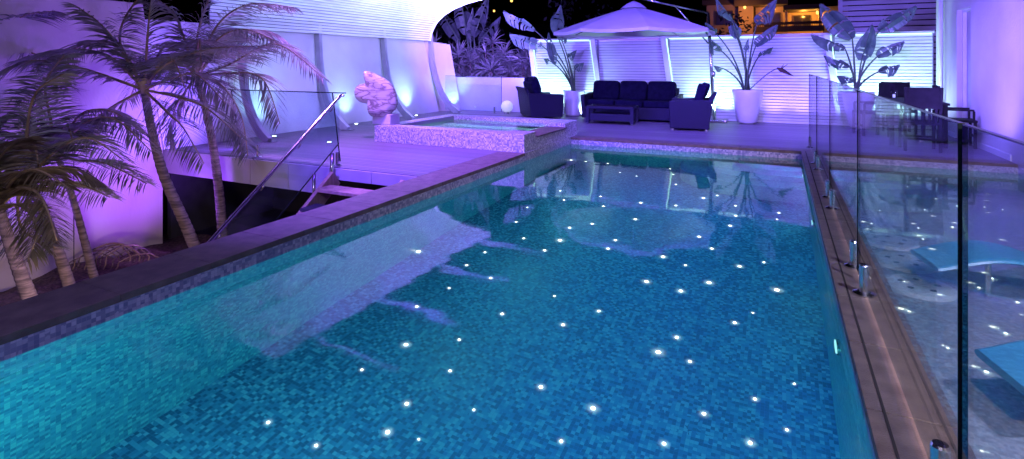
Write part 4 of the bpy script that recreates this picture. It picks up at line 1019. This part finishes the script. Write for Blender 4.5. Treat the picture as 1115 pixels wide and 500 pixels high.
lg = empty('driftwood_log', (-7.6, 4.05, -1.45)); tag(lg, 'weathered driftwood log lying in front of the ribbed basket', 'log')
m = MB(); m.tube([(-0.5, -0.15, 0.02), (-0.2, -0.02, 0.08), (0.15, 0.02, 0.07), (0.5, 0.12, 0.1)], [0.05, 0.075, 0.07, 0.04], 10); m.build('wood', M['trunk'], lg, smooth=True)
# loose rocks and cut fronds near the palm feet
rnd = random.Random(5)
for k in range(7):
    x, y = -8.7 + rnd.uniform(0, 1.2), 5.0 + rnd.uniform(-.3, .5)
    m = MB(); s_ = rnd.uniform(0.06, 0.14); m.ell((0, 0, s_ * 0.3), (s_ * 1.3, s_, s_ * 0.6), Matrix.Rotation(rnd.random() * 3, 3, 'Z'), 9, 6, 0.85)
    o = m.build('rock', M['soil'], None, loc=(x, y, -1.53)); tag(o, 'brown garden rock half buried in the mulch at the foot of the palms', 'rock', 'rocks in the mulch')

# ================================================================== FOLIAGE BEHIND LOW WALL
def blade(m, p, dr, ln_, w, rnd, droop=0.35):
    dr = dr.normalized(); q = Vector(p); sd = dr.cross(Vector((rnd.uniform(-1, 1), rnd.uniform(-1, 1), rnd.uniform(-1, 1)))).normalized(); prev = None
    for j in range(5):
        f = j / 4; ww = w * (math.sin(math.pi * (0.15 + 0.83 * f))) ; cur = (q - sd * ww / 2, q + sd * ww / 2)
        if prev: m.add([prev[0], prev[1], cur[1], cur[0]], [(0, 1, 2, 3)])
        prev = cur; dr = (dr + Vector((0, 0, -droop * 0.3))).normalized(); q = q + dr * ln_ / 4
def spiky(loc, r, h, n, label, seed, w=0.042, lnr=(0.35, 0.6)):
    rnd = random.Random(seed); root = empty('spiky_shrub', loc); tag(root, label, 'shrub', 'spiky shrubs behind the low wall')
    m = MB(); heads = []
    for k in range(n):
        a = rnd.random() * 6.28; rr = r * math.sqrt(rnd.random()); z = h * rnd.uniform(0.45, 1.0) * (1 - 0.35 * (rr / r) ** 2); heads.append(Vector((rr * math.cos(a), rr * math.sin(a) * 0.6, z)))
    for hd in heads:
        m.tube([(hd.x * 0.3, hd.y * 0.3, 0), (hd.x * 0.8, hd.y * 0.8, hd.z * 0.6), hd], [0.035, 0.025, 0.015], 5)
    m.build('branch', M['trunk'], root)
    m = MB()
    for hd in heads:
        for q in range(34):
            a = rnd.random() * 6.28; el = rnd.uniform(-0.3, 1.4); blade(m, hd, Vector((math.cos(a) * math.cos(el), math.sin(a) * math.cos(el), math.sin(el))), rnd.uniform(*lnr), w, rnd, 0.6)
    m.build('foliage', M['bush'], root)
spiky((-9.3, 15.6, -1.0), 0.9, 3.0, 60, 'dense spiky shrub behind the low wall next to the canopy end', 1)
spiky((-8.2, 15.7, -1.0), 0.9, 3.15, 64, 'dense spiky shrub in the middle of the foliage behind the low wall', 2)
spiky((-7.0, 15.6, -1.0), 0.75, 2.9, 50, 'spiky shrub behind the low wall right beside the slat fence', 3)
spiky((-10.6, 16.2, -1.0), 0.9, 3.3, 44, 'spiky shrub rising behind the end of the left wall', 4)
bn = empty('fan_palm', (-9.3, 16.6, -1.0)); tag(bn, 'big leaved palm rising dark violet above the spiky shrubs', 'palm tree')
rnd = random.Random(8); ml = MB(); mr = MB()
for (b1, t1, w) in (((508, 38), (500, -12), .34), ((500, 45), (474, 2), .26), ((516, 40), (532, -6), .26), ((522, 45), (545, 18), .2), ((512, 46), (515, 8), .2)):
    o_ = Vector((-9.3, 16.6, -1.0)); pb = atY(b1[0], b1[1], 16.5) - o_; pt_ = atY(t1[0], t1[1], 16.4) - o_
    mr.tube([(0, 0, 0), (pb.x * 0.5, pb.y * 0.5, pb.z * 0.6), pb, pb.lerp(pt_, .6), pt_], [0.08, 0.05, 0.03, 0.015, 0.004], 6)
    paddle(ml, pb, pt_, w, (1, 0.2, 0.1), 0.02, 6, rnd.randint(0, 99))
st_ = mr.build('stem', M['stem'], bn, smooth=True); ml.build('foliage', M['bigleaf'], bn)

# dark trees beyond the fence
def dark_tree(loc, r, h, label, seed, n=1500):
    rnd = random.Random(seed); root = empty('dark_tree', loc); tag(root, label, 'tree', 'dark trees beyond the fence')
    m = MB(); m.tube([(0, 0, 0), (0.1, 0, h * 0.4), (0, 0.1, h * 0.75)], [0.16, 0.12, 0.05], 8)
    for k in range(6):
        a = k; m.tube([(0.05, 0, h * 0.4), (math.cos(a) * r * 0.6, math.sin(a) * r * 0.6, h * 0.75)], [0.06, 0.02], 5)
    m.build('trunk', M['trunk'], root, smooth=True)
    cl = [Vector((rnd.gauss(0, r * 0.42), rnd.gauss(0, r * 0.42), h * 0.72 + rnd.gauss(0, h * 0.13))) for _ in range(22)]
    m = MB()
    for k in range(n):
        c = rnd.choice(cl); p = c + Vector((rnd.gauss(0, .3), rnd.gauss(0, .3), rnd.gauss(0, .25))); s_ = rnd.uniform(0.06, 0.13)
        u = Vector((rnd.uniform(-1, 1), rnd.uniform(-1, 1), rnd.uniform(-1, 1))).normalized(); v = u.orthogonal().normalized()
        m.add([p - u * s_, p + v * s_ * 0.5, p + u * s_, p - v * s_ * 0.5], [(0, 1, 2, 3)])
    m.build('crown', M['bush_dark'], root); return root
M['bush_dark'] = mat_leaf('night foliage', (0.015, 0.018, 0.018), (0.04, 0.04, 0.04), 0.2)
dark_tree((-6.5, 21, -2.4), 1.8, 5.6, 'dark tree behind the left plant and umbrella', 31)
dark_tree((-3.2, 23, -2.4), 1.9, 5.8, 'dark tree behind the umbrella top', 32)
dark_tree((-11.8, 20, -2.4), 2.0, 6.2, 'dark tree behind the big leaved palm', 33)
dark_tree((3.4, 24, -2.4), 1.7, 5.6, 'dark tree between the distant house and the white house', 34)

# ================================================================== LEDGE POOL OBJECTS
def lounger(loc, rz, label):
    r = empty('pool_lounger', loc, rz); tag(r, label, 'lounger', 'blue loungers in the shallow pool')
    n = 34; L = 1.6; w = 0.5; vs = []; th = 0.05
    pts = []
    for i in range(n + 1):
        t_ = i / n; x = L * t_
        z = -0.02 + 0.10 * math.sin(math.pi * min(1, t_ / 0.55)) ** 1.2 * (1 if t_ < .55 else 1) + (0.42 * max(0, (t_ - 0.55) / 0.45) ** 1.4)
        pts.append((x, z))
    m = MB()
    prof2 = [(-1, 0), (-0.96, 0.6), (-0.85, 1), (0.85, 1), (0.96, 0.6), (1, 0), (0.9, -0.6), (-0.9, -0.6)]
    k_ = len(prof2)
    for i, (x, z) in enumerate(pts):
        ws = w / 2 * (0.9 + 0.1 * math.sin(math.pi * i / n))
        for (a, b_) in prof2: vs.append((x, a * ws, z + b_ * th / 2))
    fs = [tuple(range(k_ - 1, -1, -1)), tuple(n * k_ + q for q in range(k_))]
    for i in range(n):
        for q in range(k_):
            q2 = (q + 1) % k_; fs.append((i * k_ + q, i * k_ + q2, (i + 1) * k_ + q2, (i + 1) * k_ + q))
    m.add(vs, fs); m.build('shell', M['lounger'], r, smooth=False, bevel=0)
    m = MB(); m.tube([(0.42, 0.0, -0.26), (0.42, 0.0, 0.04)], 0.02, 10); m.build('support', M['steel'], r)
    m = MB(); m.tube([(1.2, 0.0, -0.26), (1.2, 0.0, 0.10)], 0.02, 10); m.build('support', M['steel'], r)
    return r
l1 = atZ(1003, 273, -0.03)
lounger((l1.x + 0.02, l1.y + 0.02, -0.09), R(12), 'blue wave shaped lounger standing in the shallow pool, the farther one')
l2 = atZ(1062, 398, -0.03)
lounger((l2.x + 0.14, l2.y + 0.14, -0.09), R(14), 'blue wave shaped lounger at the right edge, nearer the camera')
for i, (px, py, lb) in enumerate(((969, 262, 'pale pierced stone disc on the shallow pool floor, farthest of the three'), (984, 284, 'pale pierced stone disc on the shallow pool floor, middle of the three'), (1001, 311, 'pale pierced stone disc on the shallow pool floor, nearest of the three'))):
    p = atZ(px, py, FZ2 + 0.03); dsk = empty('stone_disc', (p.x, p.y, FZ2)); tag(dsk, lb, 'stone disc', 'stone discs on the shallow pool floor')
    m = MB(); m.lathe([(0.235, 0.002), (0.235, 0.03), (0.225, 0.036)], n=40, capt=True); m.build('disc', M['disc'], dsk)
    for k in range(5):
        a = k * 1.26 + 0.3; rr = 0.12 if k else 0.13
        m = MB(); m.lathe([(0.022, 0.036), (0.022, 0.039)], (rr * math.cos(a), rr * math.sin(a), 0), 12, capt=True); m.build('hole', M['hole'], dsk)

# ================================================================== FIBRE STARS
main = [(608,166,1),(646,171,.7),(662,178,.7),(675,188,.7),(693,192,.7),(732,181,.6),(733,190,.7),(736,201,.7),(754,194,.8),(610,208,.8),(614,218,.8),(654,214,.8),(657,225,.9),(698,221,1.1),(736,224,1),(766,216,1.2),(785,204,.8),(781,213,.8),(801,224,.8),(801,235,1),(795,246,1.1),(833,216,.9),(848,232,.9),(846,239,.6),(645,244,1.1),(620,248,1.1),(692,239,1.3),(610,262,1.6),(593,273,1.1),(570,260,.9),(562,242,.9),(574,226,.7),(670,262,1.1),(662,271,1.1),(761,258,1.1),(775,271,1.1),(722,280,1.3),(746,289,.8),(704,307,1.5),(741,317,1.4),(772,308,1.6),(805,290,1.3),(832,286,.8),(846,316,1.6),(604,323,.7),(856,193,.6),(404,262,1.9),(528,275,.8),(508,289,.9),(534,303,1),(489,314,.8),(454,334,1),(547,342,1),(500,370,.8),(442,376,1.5),(652,339,1),(613,354,1.2),(490,404,1),(443,440,1.3),(422,471,1.4),(456,479,.6),(516,447,.8),(589,422,1.4),(646,445,1.7),(611,481,1.1),(717,384,1.9),(737,368,1.2),(751,394,1.1),(800,352,1.2),(820,341,.7),(766,451,1.3),(723,484,1.3),(822,435,1.1),(865,418,.6),(857,469,.9),(817,483,1.3),(394,403,.9),(292,460,1),(344,486,1.1)]
side = [(949,244,.8),(958,230,.5),(988,204,.5),(1019,217,.6),(1000,249,.7),(1005,261,.8),(1017,277,.8),(1037,248,1),(1042,225,.6),(1080,304,1.1),(1066,314,.9),(1027,325,1.1),(994,311,.7),(990,340,1.2),(1072,226,.5),(1092,229,.5),(1007,229,.6),(1032,380,1),(1074,406,1.4),(1095,364,1.2),(1108,330,1)]
sr = {}
def mat_halo():  # glow around each star lens, painted as a fading emissive disc
    m, nt, nd, lk = newmat('painted star glow')
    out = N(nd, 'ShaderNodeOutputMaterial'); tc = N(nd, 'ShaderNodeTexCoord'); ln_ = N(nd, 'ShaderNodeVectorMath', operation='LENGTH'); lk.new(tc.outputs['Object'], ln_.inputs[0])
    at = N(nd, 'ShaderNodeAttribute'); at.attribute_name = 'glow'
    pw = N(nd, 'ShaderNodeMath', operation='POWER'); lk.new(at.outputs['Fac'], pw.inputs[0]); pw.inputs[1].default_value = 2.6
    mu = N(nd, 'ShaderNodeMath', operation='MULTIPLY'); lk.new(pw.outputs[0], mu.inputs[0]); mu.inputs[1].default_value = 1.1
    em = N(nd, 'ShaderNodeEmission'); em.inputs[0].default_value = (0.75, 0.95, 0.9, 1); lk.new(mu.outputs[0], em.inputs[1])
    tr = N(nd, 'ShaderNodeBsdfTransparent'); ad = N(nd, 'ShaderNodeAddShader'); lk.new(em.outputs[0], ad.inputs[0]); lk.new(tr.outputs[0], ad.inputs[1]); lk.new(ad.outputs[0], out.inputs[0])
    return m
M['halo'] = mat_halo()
def starmesh(k):
    k = round(k, 1)
    if k not in sr:
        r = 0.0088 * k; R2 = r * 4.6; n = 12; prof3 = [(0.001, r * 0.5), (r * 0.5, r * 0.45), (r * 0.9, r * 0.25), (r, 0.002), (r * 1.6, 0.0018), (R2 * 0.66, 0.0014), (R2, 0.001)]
        vs = []; fs = []; gl = []
        for (a, z) in prof3:
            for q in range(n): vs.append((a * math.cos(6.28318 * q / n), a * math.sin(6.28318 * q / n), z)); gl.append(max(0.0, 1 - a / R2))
        for j_ in range(len(prof3) - 1):
            for q in range(n): fs.append((j_ * n + q, j_ * n + (q + 1) % n, (j_ + 1) * n + (q + 1) % n, (j_ + 1) * n + q))
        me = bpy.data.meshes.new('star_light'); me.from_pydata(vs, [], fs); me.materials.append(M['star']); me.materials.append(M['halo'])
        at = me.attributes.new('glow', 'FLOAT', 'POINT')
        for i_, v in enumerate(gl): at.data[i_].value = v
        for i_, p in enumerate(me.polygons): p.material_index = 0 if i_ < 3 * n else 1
        sr[k] = me
    return sr[k]
for lst, zf, lb, gp_ in ((main, FZ, 'tiny white fibre optic star light set in the blue mosaic floor of the main pool', 'star lights in the main pool floor'), (side, FZ2, 'tiny white fibre optic star light set in the floor of the shallow pool', 'star lights in the shallow pool floor')):
    for (px, py, k) in lst:
        p = under(px, py, zf) if zf == FZ else atZ(px, py, zf)
        if zf == FZ:
            if p.y > Y1 - 0.05 or p.x < XL + 0.03:
                # the light sits on a wall or step: clamp on the floor edge
                p.y = min(p.y, Y1 - 0.05); p.x = max(p.x, XL + 0.03)
            z = zf + 0.004
            kk = k * (p - Vector((0, 0, EYE))).length / 4.6
            kk = max(0.7, min(kk, 2.6))
        else: z = zf + 0.004; kk = k * (p - Vector((0, 0, EYE))).length / 5.0; kk = max(0.7, min(kk, 2.2))
        if k: 
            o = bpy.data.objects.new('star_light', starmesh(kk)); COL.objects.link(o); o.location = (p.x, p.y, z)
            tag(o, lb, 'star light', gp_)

# ================================================================== UNDERWATER LAMPS AND ADDED FILL
def pool_lamp(loc, tgt, power, col, label, rad=0.075, axis='x'):
    r = empty('pool_light', loc); tag(r, label, 'pool light', 'round underwater lights')
    nx_ = (Vector(tgt) - Vector(loc)); sgn = -1 if nx_.x < 0 else 1
    m = MB(); m.tube([(0, 0, 0), (sgn * 0.02, 0, 0)], rad, 24); o = m.build('housing', M['steel'], r)
    m = MB(); m.tube([(sgn * 0.021, 0, 0), (sgn * 0.026, 0, 0)], rad * 0.85, 24); o = m.build('lens', M['lens'], r)
    lamp('underwater_lamp_or_fill', 'AREA', (loc[0] + sgn * 0.035, loc[1], loc[2]), power, col, tgt, rad * 1.6)
M['lens'] = mat_emit('pool light lens', (0.35, 0.9, 0.95), 1.5)
TEAL = (0.10, 0.78, 0.95)
for (y, pw) in ((1.2, 26), (3.85, 30), (6.5, 32), (9.0, 34)):
    pool_lamp((XR - 0.001, y, -0.55), (XL, y, -0.95), pw * 1.15, TEAL, {1.2: 'round underwater light in the right wall, below the camera', 3.85: 'round underwater light low in the right pool wall near the camera', 6.5: 'round underwater light in the right pool wall, halfway along', 9.0: 'round underwater light in the right wall beside the submerged steps'}[y])
for y in (1.2, 2.9, 4.6, 6.3, 8.0):  # unseen fill spots added to brighten the pool floor, no fittings
    lamp('underwater_lamp_or_fill', 'SPOT', (-2.9, y, -0.2), 76, (0.12, 0.74, 0.74), (-2.0, y, -1.7), 0.06, spot=140, blend=1.0)
    lamp('underwater_lamp_or_fill', 'SPOT', (-1.0, y + 0.8, -0.2), 74, (0.05, 0.20, 1.0), (-0.9, y + 0.8, -1.7), 0.06, spot=140, blend=1.0)
for y in (1.6, 3.2, 4.8, 6.4, 8.0):  # unseen fill added along the right pool wall
    lamp('underwater_lamp_or_fill', 'SPOT', (-0.35, y, -0.22), 9, (0.10, 0.80, 0.95), (XR, y, -0.7), 0.04, spot=130, blend=1.0)
for x in (-3.0, -2.2, -1.4, -0.6):  # unseen fill added to tint the far pool wall
    lamp('underwater_lamp_or_fill', 'SPOT', (x, 9.2, -0.22), 14, (0.12, 0.90, 0.62), (x, Y1, -0.8), 0.04, spot=130, blend=1.0)
lamp('underwater_lamp_or_fill', 'SPOT', (-0.5, 8.7, -0.2), 22, (0.12, 0.90, 0.70), (-0.3, 9.2, -0.8), 0.04, spot=140, blend=1.0)  # unseen spot added to lift the submerged steps
for x in (-3.0, -1.6, -0.3):  # unseen lamps added at the near end to light the far wall
    lamp('underwater_lamp_or_fill', 'AREA', (x, Y0 + 0.03, -0.65), 26, (0.10, 0.8, 0.8), (x - 0.3, Y1, -0.5), 0.15)
for (y, pw) in ((2.5, 3.0), (5.5, 3.0), (8.5, 3.5)):  # added fill that keeps the shallow pool from going dark
    lamp('underwater_lamp_or_fill', 'AREA', (XH - 0.05, y, -0.27), pw * 1, (0.50, 0.52, 0.95), (XR2, y, -0.36), 0.06)
lamp('spa_lamp', 'AREA', (-5.0, SY0 + RW + 0.03, -0.15), 40, (0.35, 0.9, 1.0), (-5.0, SY1, -0.3), 0.15)

# ================================================================== UPLIGHTS & WASH
def uplight(x, y, col, pw, label, spot=70, tgt=None):
    r = empty('deck_uplight', (x, y, 0)); tag(r, label, 'uplight', 'round uplights set in the deck')
    m = MB(); m.lathe([(0.06, 0.001), (0.06, 0.012), (0.05, 0.014)], n=20, capt=True); m.build('bezel', M['steel'], r)
    m = MB(); m.lathe([(0.038, 0.0145), (0.03, 0.02)], n=16, capt=True); m.build('lens', M['bulb'], r)
    lamp('uplight_lamp', 'SPOT', (x, y, 0.03), pw, col, tgt or (XW + 0.1, y, 1.2), 0.03, spot=spot, blend=1.0)
WM = (0.42, 0.85, 1.0)
uplight(-8.75, 7.55, WM, 70, 'round deck uplight glowing mint at the wall nearest the palms', 100)
uplight(-8.85, 9.95, WM, 60, 'round deck uplight glowing at the wall left of the sculpture', 100)
uplight(-8.85, 12.3, WM, 80, 'round deck uplight glowing at the wall right of the sculpture', 100)
uplight(-8.6, 14.1, WM, 50, 'round deck uplight at the far end of the left wall', 100)
uplight(-7.2, 7.4, (0.4, 0.2, 1), 5, 'small round deck light on the open boards left of the spa', 90, (-7.2, 7.4, 3))
# violet floods along left wall and over decks
def flood(loc, tgt, pw, col, size=0.5, spot=None):  # wash and added fill spots, none with a fitting
    if spot: return lamp('flood_or_fill', 'SPOT', loc, pw, col, tgt, 0.1, spot=spot, blend=1.0)
    return lamp('flood_or_fill', 'SPOT', loc, pw, col, tgt, 0.15, spot=105, blend=1.0)
flood((-7.9, 6.3, 0.1), (-9.3, 5.0, 1.5), 130, (0.17,0.07,1.0), spot=130)
flood((-7.6, 8.6, 0.15), (-9.2, 8.6, 2.0), 55, (0.27, 0.25, 1.0), spot=140)
flood((-7.6, 11.2, 0.15), (-9.2, 11.2, 2.0), 55, (0.26, 0.24, 1.0), spot=140)
# added canopy and rib wash from unseen spots on the deck side
for y, p_ in ((8.5, 4), (10.5, 26), (12.3, 34), (14.0, 30)):
    flood((-7.4, y, 2.0), (-8.9, y, 3.1), p_, (0.48, 0.52, 1.0), spot=120)
    flood((-6.3, y + 0.3, 2.6), (-6.9, y + 0.3, 4.0), 800, (0.17, 0.07, 1.0), spot=110)
    if y > 9: flood((-7.3, y, 2.95), (-8.0, y + 0.4, 3.6), 120, (0.34, 0.28, 1.0), spot=130)
# warm and violet light in the garden, with added fill on the palms
flood((-5.0, 2.6, -0.9), (-9.1, 5.2, -0.1), 40, (1.0, 0.70, 0.72), spot=115)
flood((-4.4, -0.4, 2.4), (-8.2, 4.4, 1.2), 45, (0.75, 0.55, 0.9), spot=100)
flood((-7.6, 5.1, -1.3), (-9.3, 5.1, 1.5), 110, (0.28, 0.07, 1.0), spot=130)
flood((-8.2, 3.1, -1.3), (-8.8, 3.1, 1.8), 90, (0.17, 0.06, 1.0), spot=120)
flood((-5.2, 6.9, 1.4), (-7.6, 4.2, 1.2), 150, (0.34, 0.20, 1.0), spot=100)
flood((-6.2, 7.6, 2.6), (-8.4, 4.6, 1.9), 60, (0.30, 0.16, 1.0), spot=100)
# added violet washes on deck, coping and fence, no fittings
flood((-6.6, 6.6, 3.9), (-5.6, 7.0, 0), 620, (0.40, 0.16, 1.0), 0.3)
flood((-5.0, 8.2, 1.95), (-4.6, 14.6, 1.15), 260, (0.20, 0.13, 1.0), spot=95)
flood((-1.4, 8.4, 1.95), (-1.8, 14.6, 1.15), 240, (0.20, 0.12, 1.0), spot=95)
flood((0.9, 9.4, 1.95), (1.2, 14.6, 1.15), 160, (0.18, 0.11, 1.0), spot=95)
flood((-2.6, 6.4, 5.0), (-3.0, 13.2, 1.0), 600, (0.15, 0.08, 1.0), spot=70)
flood((-5.2, 8.6, 2.6), (-9.3, 10.6, 1.3), 130, (0.27, 0.25, 1.0), spot=110)
flood((-5.2, 10.6, 2.6), (-9.0, 15.6, 1.9), 900, (0.28, 0.16, 1.0), spot=60)
flood((-0.8, 9.0, 4.6), (-2.0, 12.2, 0), 420, (0.14, 0.07, 1.0), spot=90)
flood((1.2, 12.0, 3.6), (1.6, 11.6, 0), 200, (0.17, 0.11, 1.0), 0.4)
flood((-8.0, 12.5, 3.0), (-7.6, 12.0, 0), 60, (0.30, 0.3, 1.0), 0.3)
# house wall wash
flood((0.9, 8.6, 2.2), (3.0, 11.8, 1.5), 300, (0.22, 0.13, 1.0), spot=85)
flood((2.2, 10.0, 0.2), (3.0, 11.2, 2.0), 60, (0.2, 0.12, 1.0), spot=120)
flood((2.35, 13.7, 0.15), (3.0, 13.4, 2.0), 22, (0.5, 0.8, 1.0), spot=120)
flood((2.6, 1.5, 3.8), (1.8, 4.6, 0), 420, (0.66, 0.62, 0.92), spot=95)  # unseen flood added to brighten the shallow pool and loungers
# unseen spots added above to brighten the copings
flood((0.9, -1.2, 3.6), (0.5, 3.4, 0), 480, (1.0, 0.68, 0.60), spot=70)
flood((-5.4, 0.6, 3.4), (-4.1, 5.6, 0), 1100, (0.14, 0.05, 1.0), spot=50)
flood((-3.4, 4.2, 4.2), (-4.6, 7.6, 0), 600, (0.17, 0.05, 1.0), spot=60)
# behind-foliage violet
flood((-7.2, 12.6, 3.2), (-8.6, 15.8, 1.9), 260, (0.18, 0.09, 1.0), spot=140)
flood((-9.5, 15.2, 0.3), (-9.3, 16.4, 3.0), 60, (0.17, 0.09, 1.0), spot=120)
flood((2.9, 16.5, 1.0), (3.0, 18.0, 2.6), 14, (0.30, 0.16, 1.0), spot=140)
# soft violet light above and behind the camera, no fitting modelled
flood((-1.6, -2.0, 4.5), (-3.4, 3.5, 0), 260, (0.35, 0.32, 1.0), 0.8)

# ================================================================== WORLD / SUN / CAMERA
w = bpy.data.worlds.new('World'); SC.world = w; w.use_nodes = True; nt = w.node_tree
bg = nt.nodes['Background']; sky = nt.nodes.new('ShaderNodeTexSky'); sky.sky_type = 'NISHITA'; sky.sun_disc = False
sky.sun_elevation = R(-5.5); sky.sun_rotation = R(200); nt.links.new(sky.outputs[0], bg.inputs[0]); bg.inputs[1].default_value = 0.10
sun = bpy.data.lights.new('moon', 'SUN'); sun.energy = 0.01; sun.angle = R(0.5); sun.color = (0.7, 0.75, 1)
so_ = bpy.data.objects.new('moon', sun); COL.objects.link(so_); so_.rotation_euler = (R(50), 0, R(30))
SC.view_settings.view_transform = 'Standard'; SC.view_settings.look = 'None'; SC.view_settings.exposure = 0
cam = bpy.data.cameras.new('camera'); co = bpy.data.objects.new('camera', cam); COL.objects.link(co); SC.camera = co
co.location = (0, 0, EYE); co.rotation_euler = (R(90), 0, TH)
cam.sensor_width = 36; cam.lens = F / 1115 * 36; cam.shift_y = -(250 - HY) / 1115; cam.clip_start = 0.02; cam.clip_end = 600
SC.cycles.max_bounces = 10; SC.cycles.diffuse_bounces = 3; SC.cycles.glossy_bounces = 4; SC.cycles.transmission_bounces = 6; SC.cycles.transparent_max_bounces = 16
SC.cycles.caustics_reflective = False; SC.cycles.caustics_refractive = False
SC.cycles.sample_clamp_indirect = 4; SC.cycles.use_denoising = True
SC.cycles.use_light_tree = True
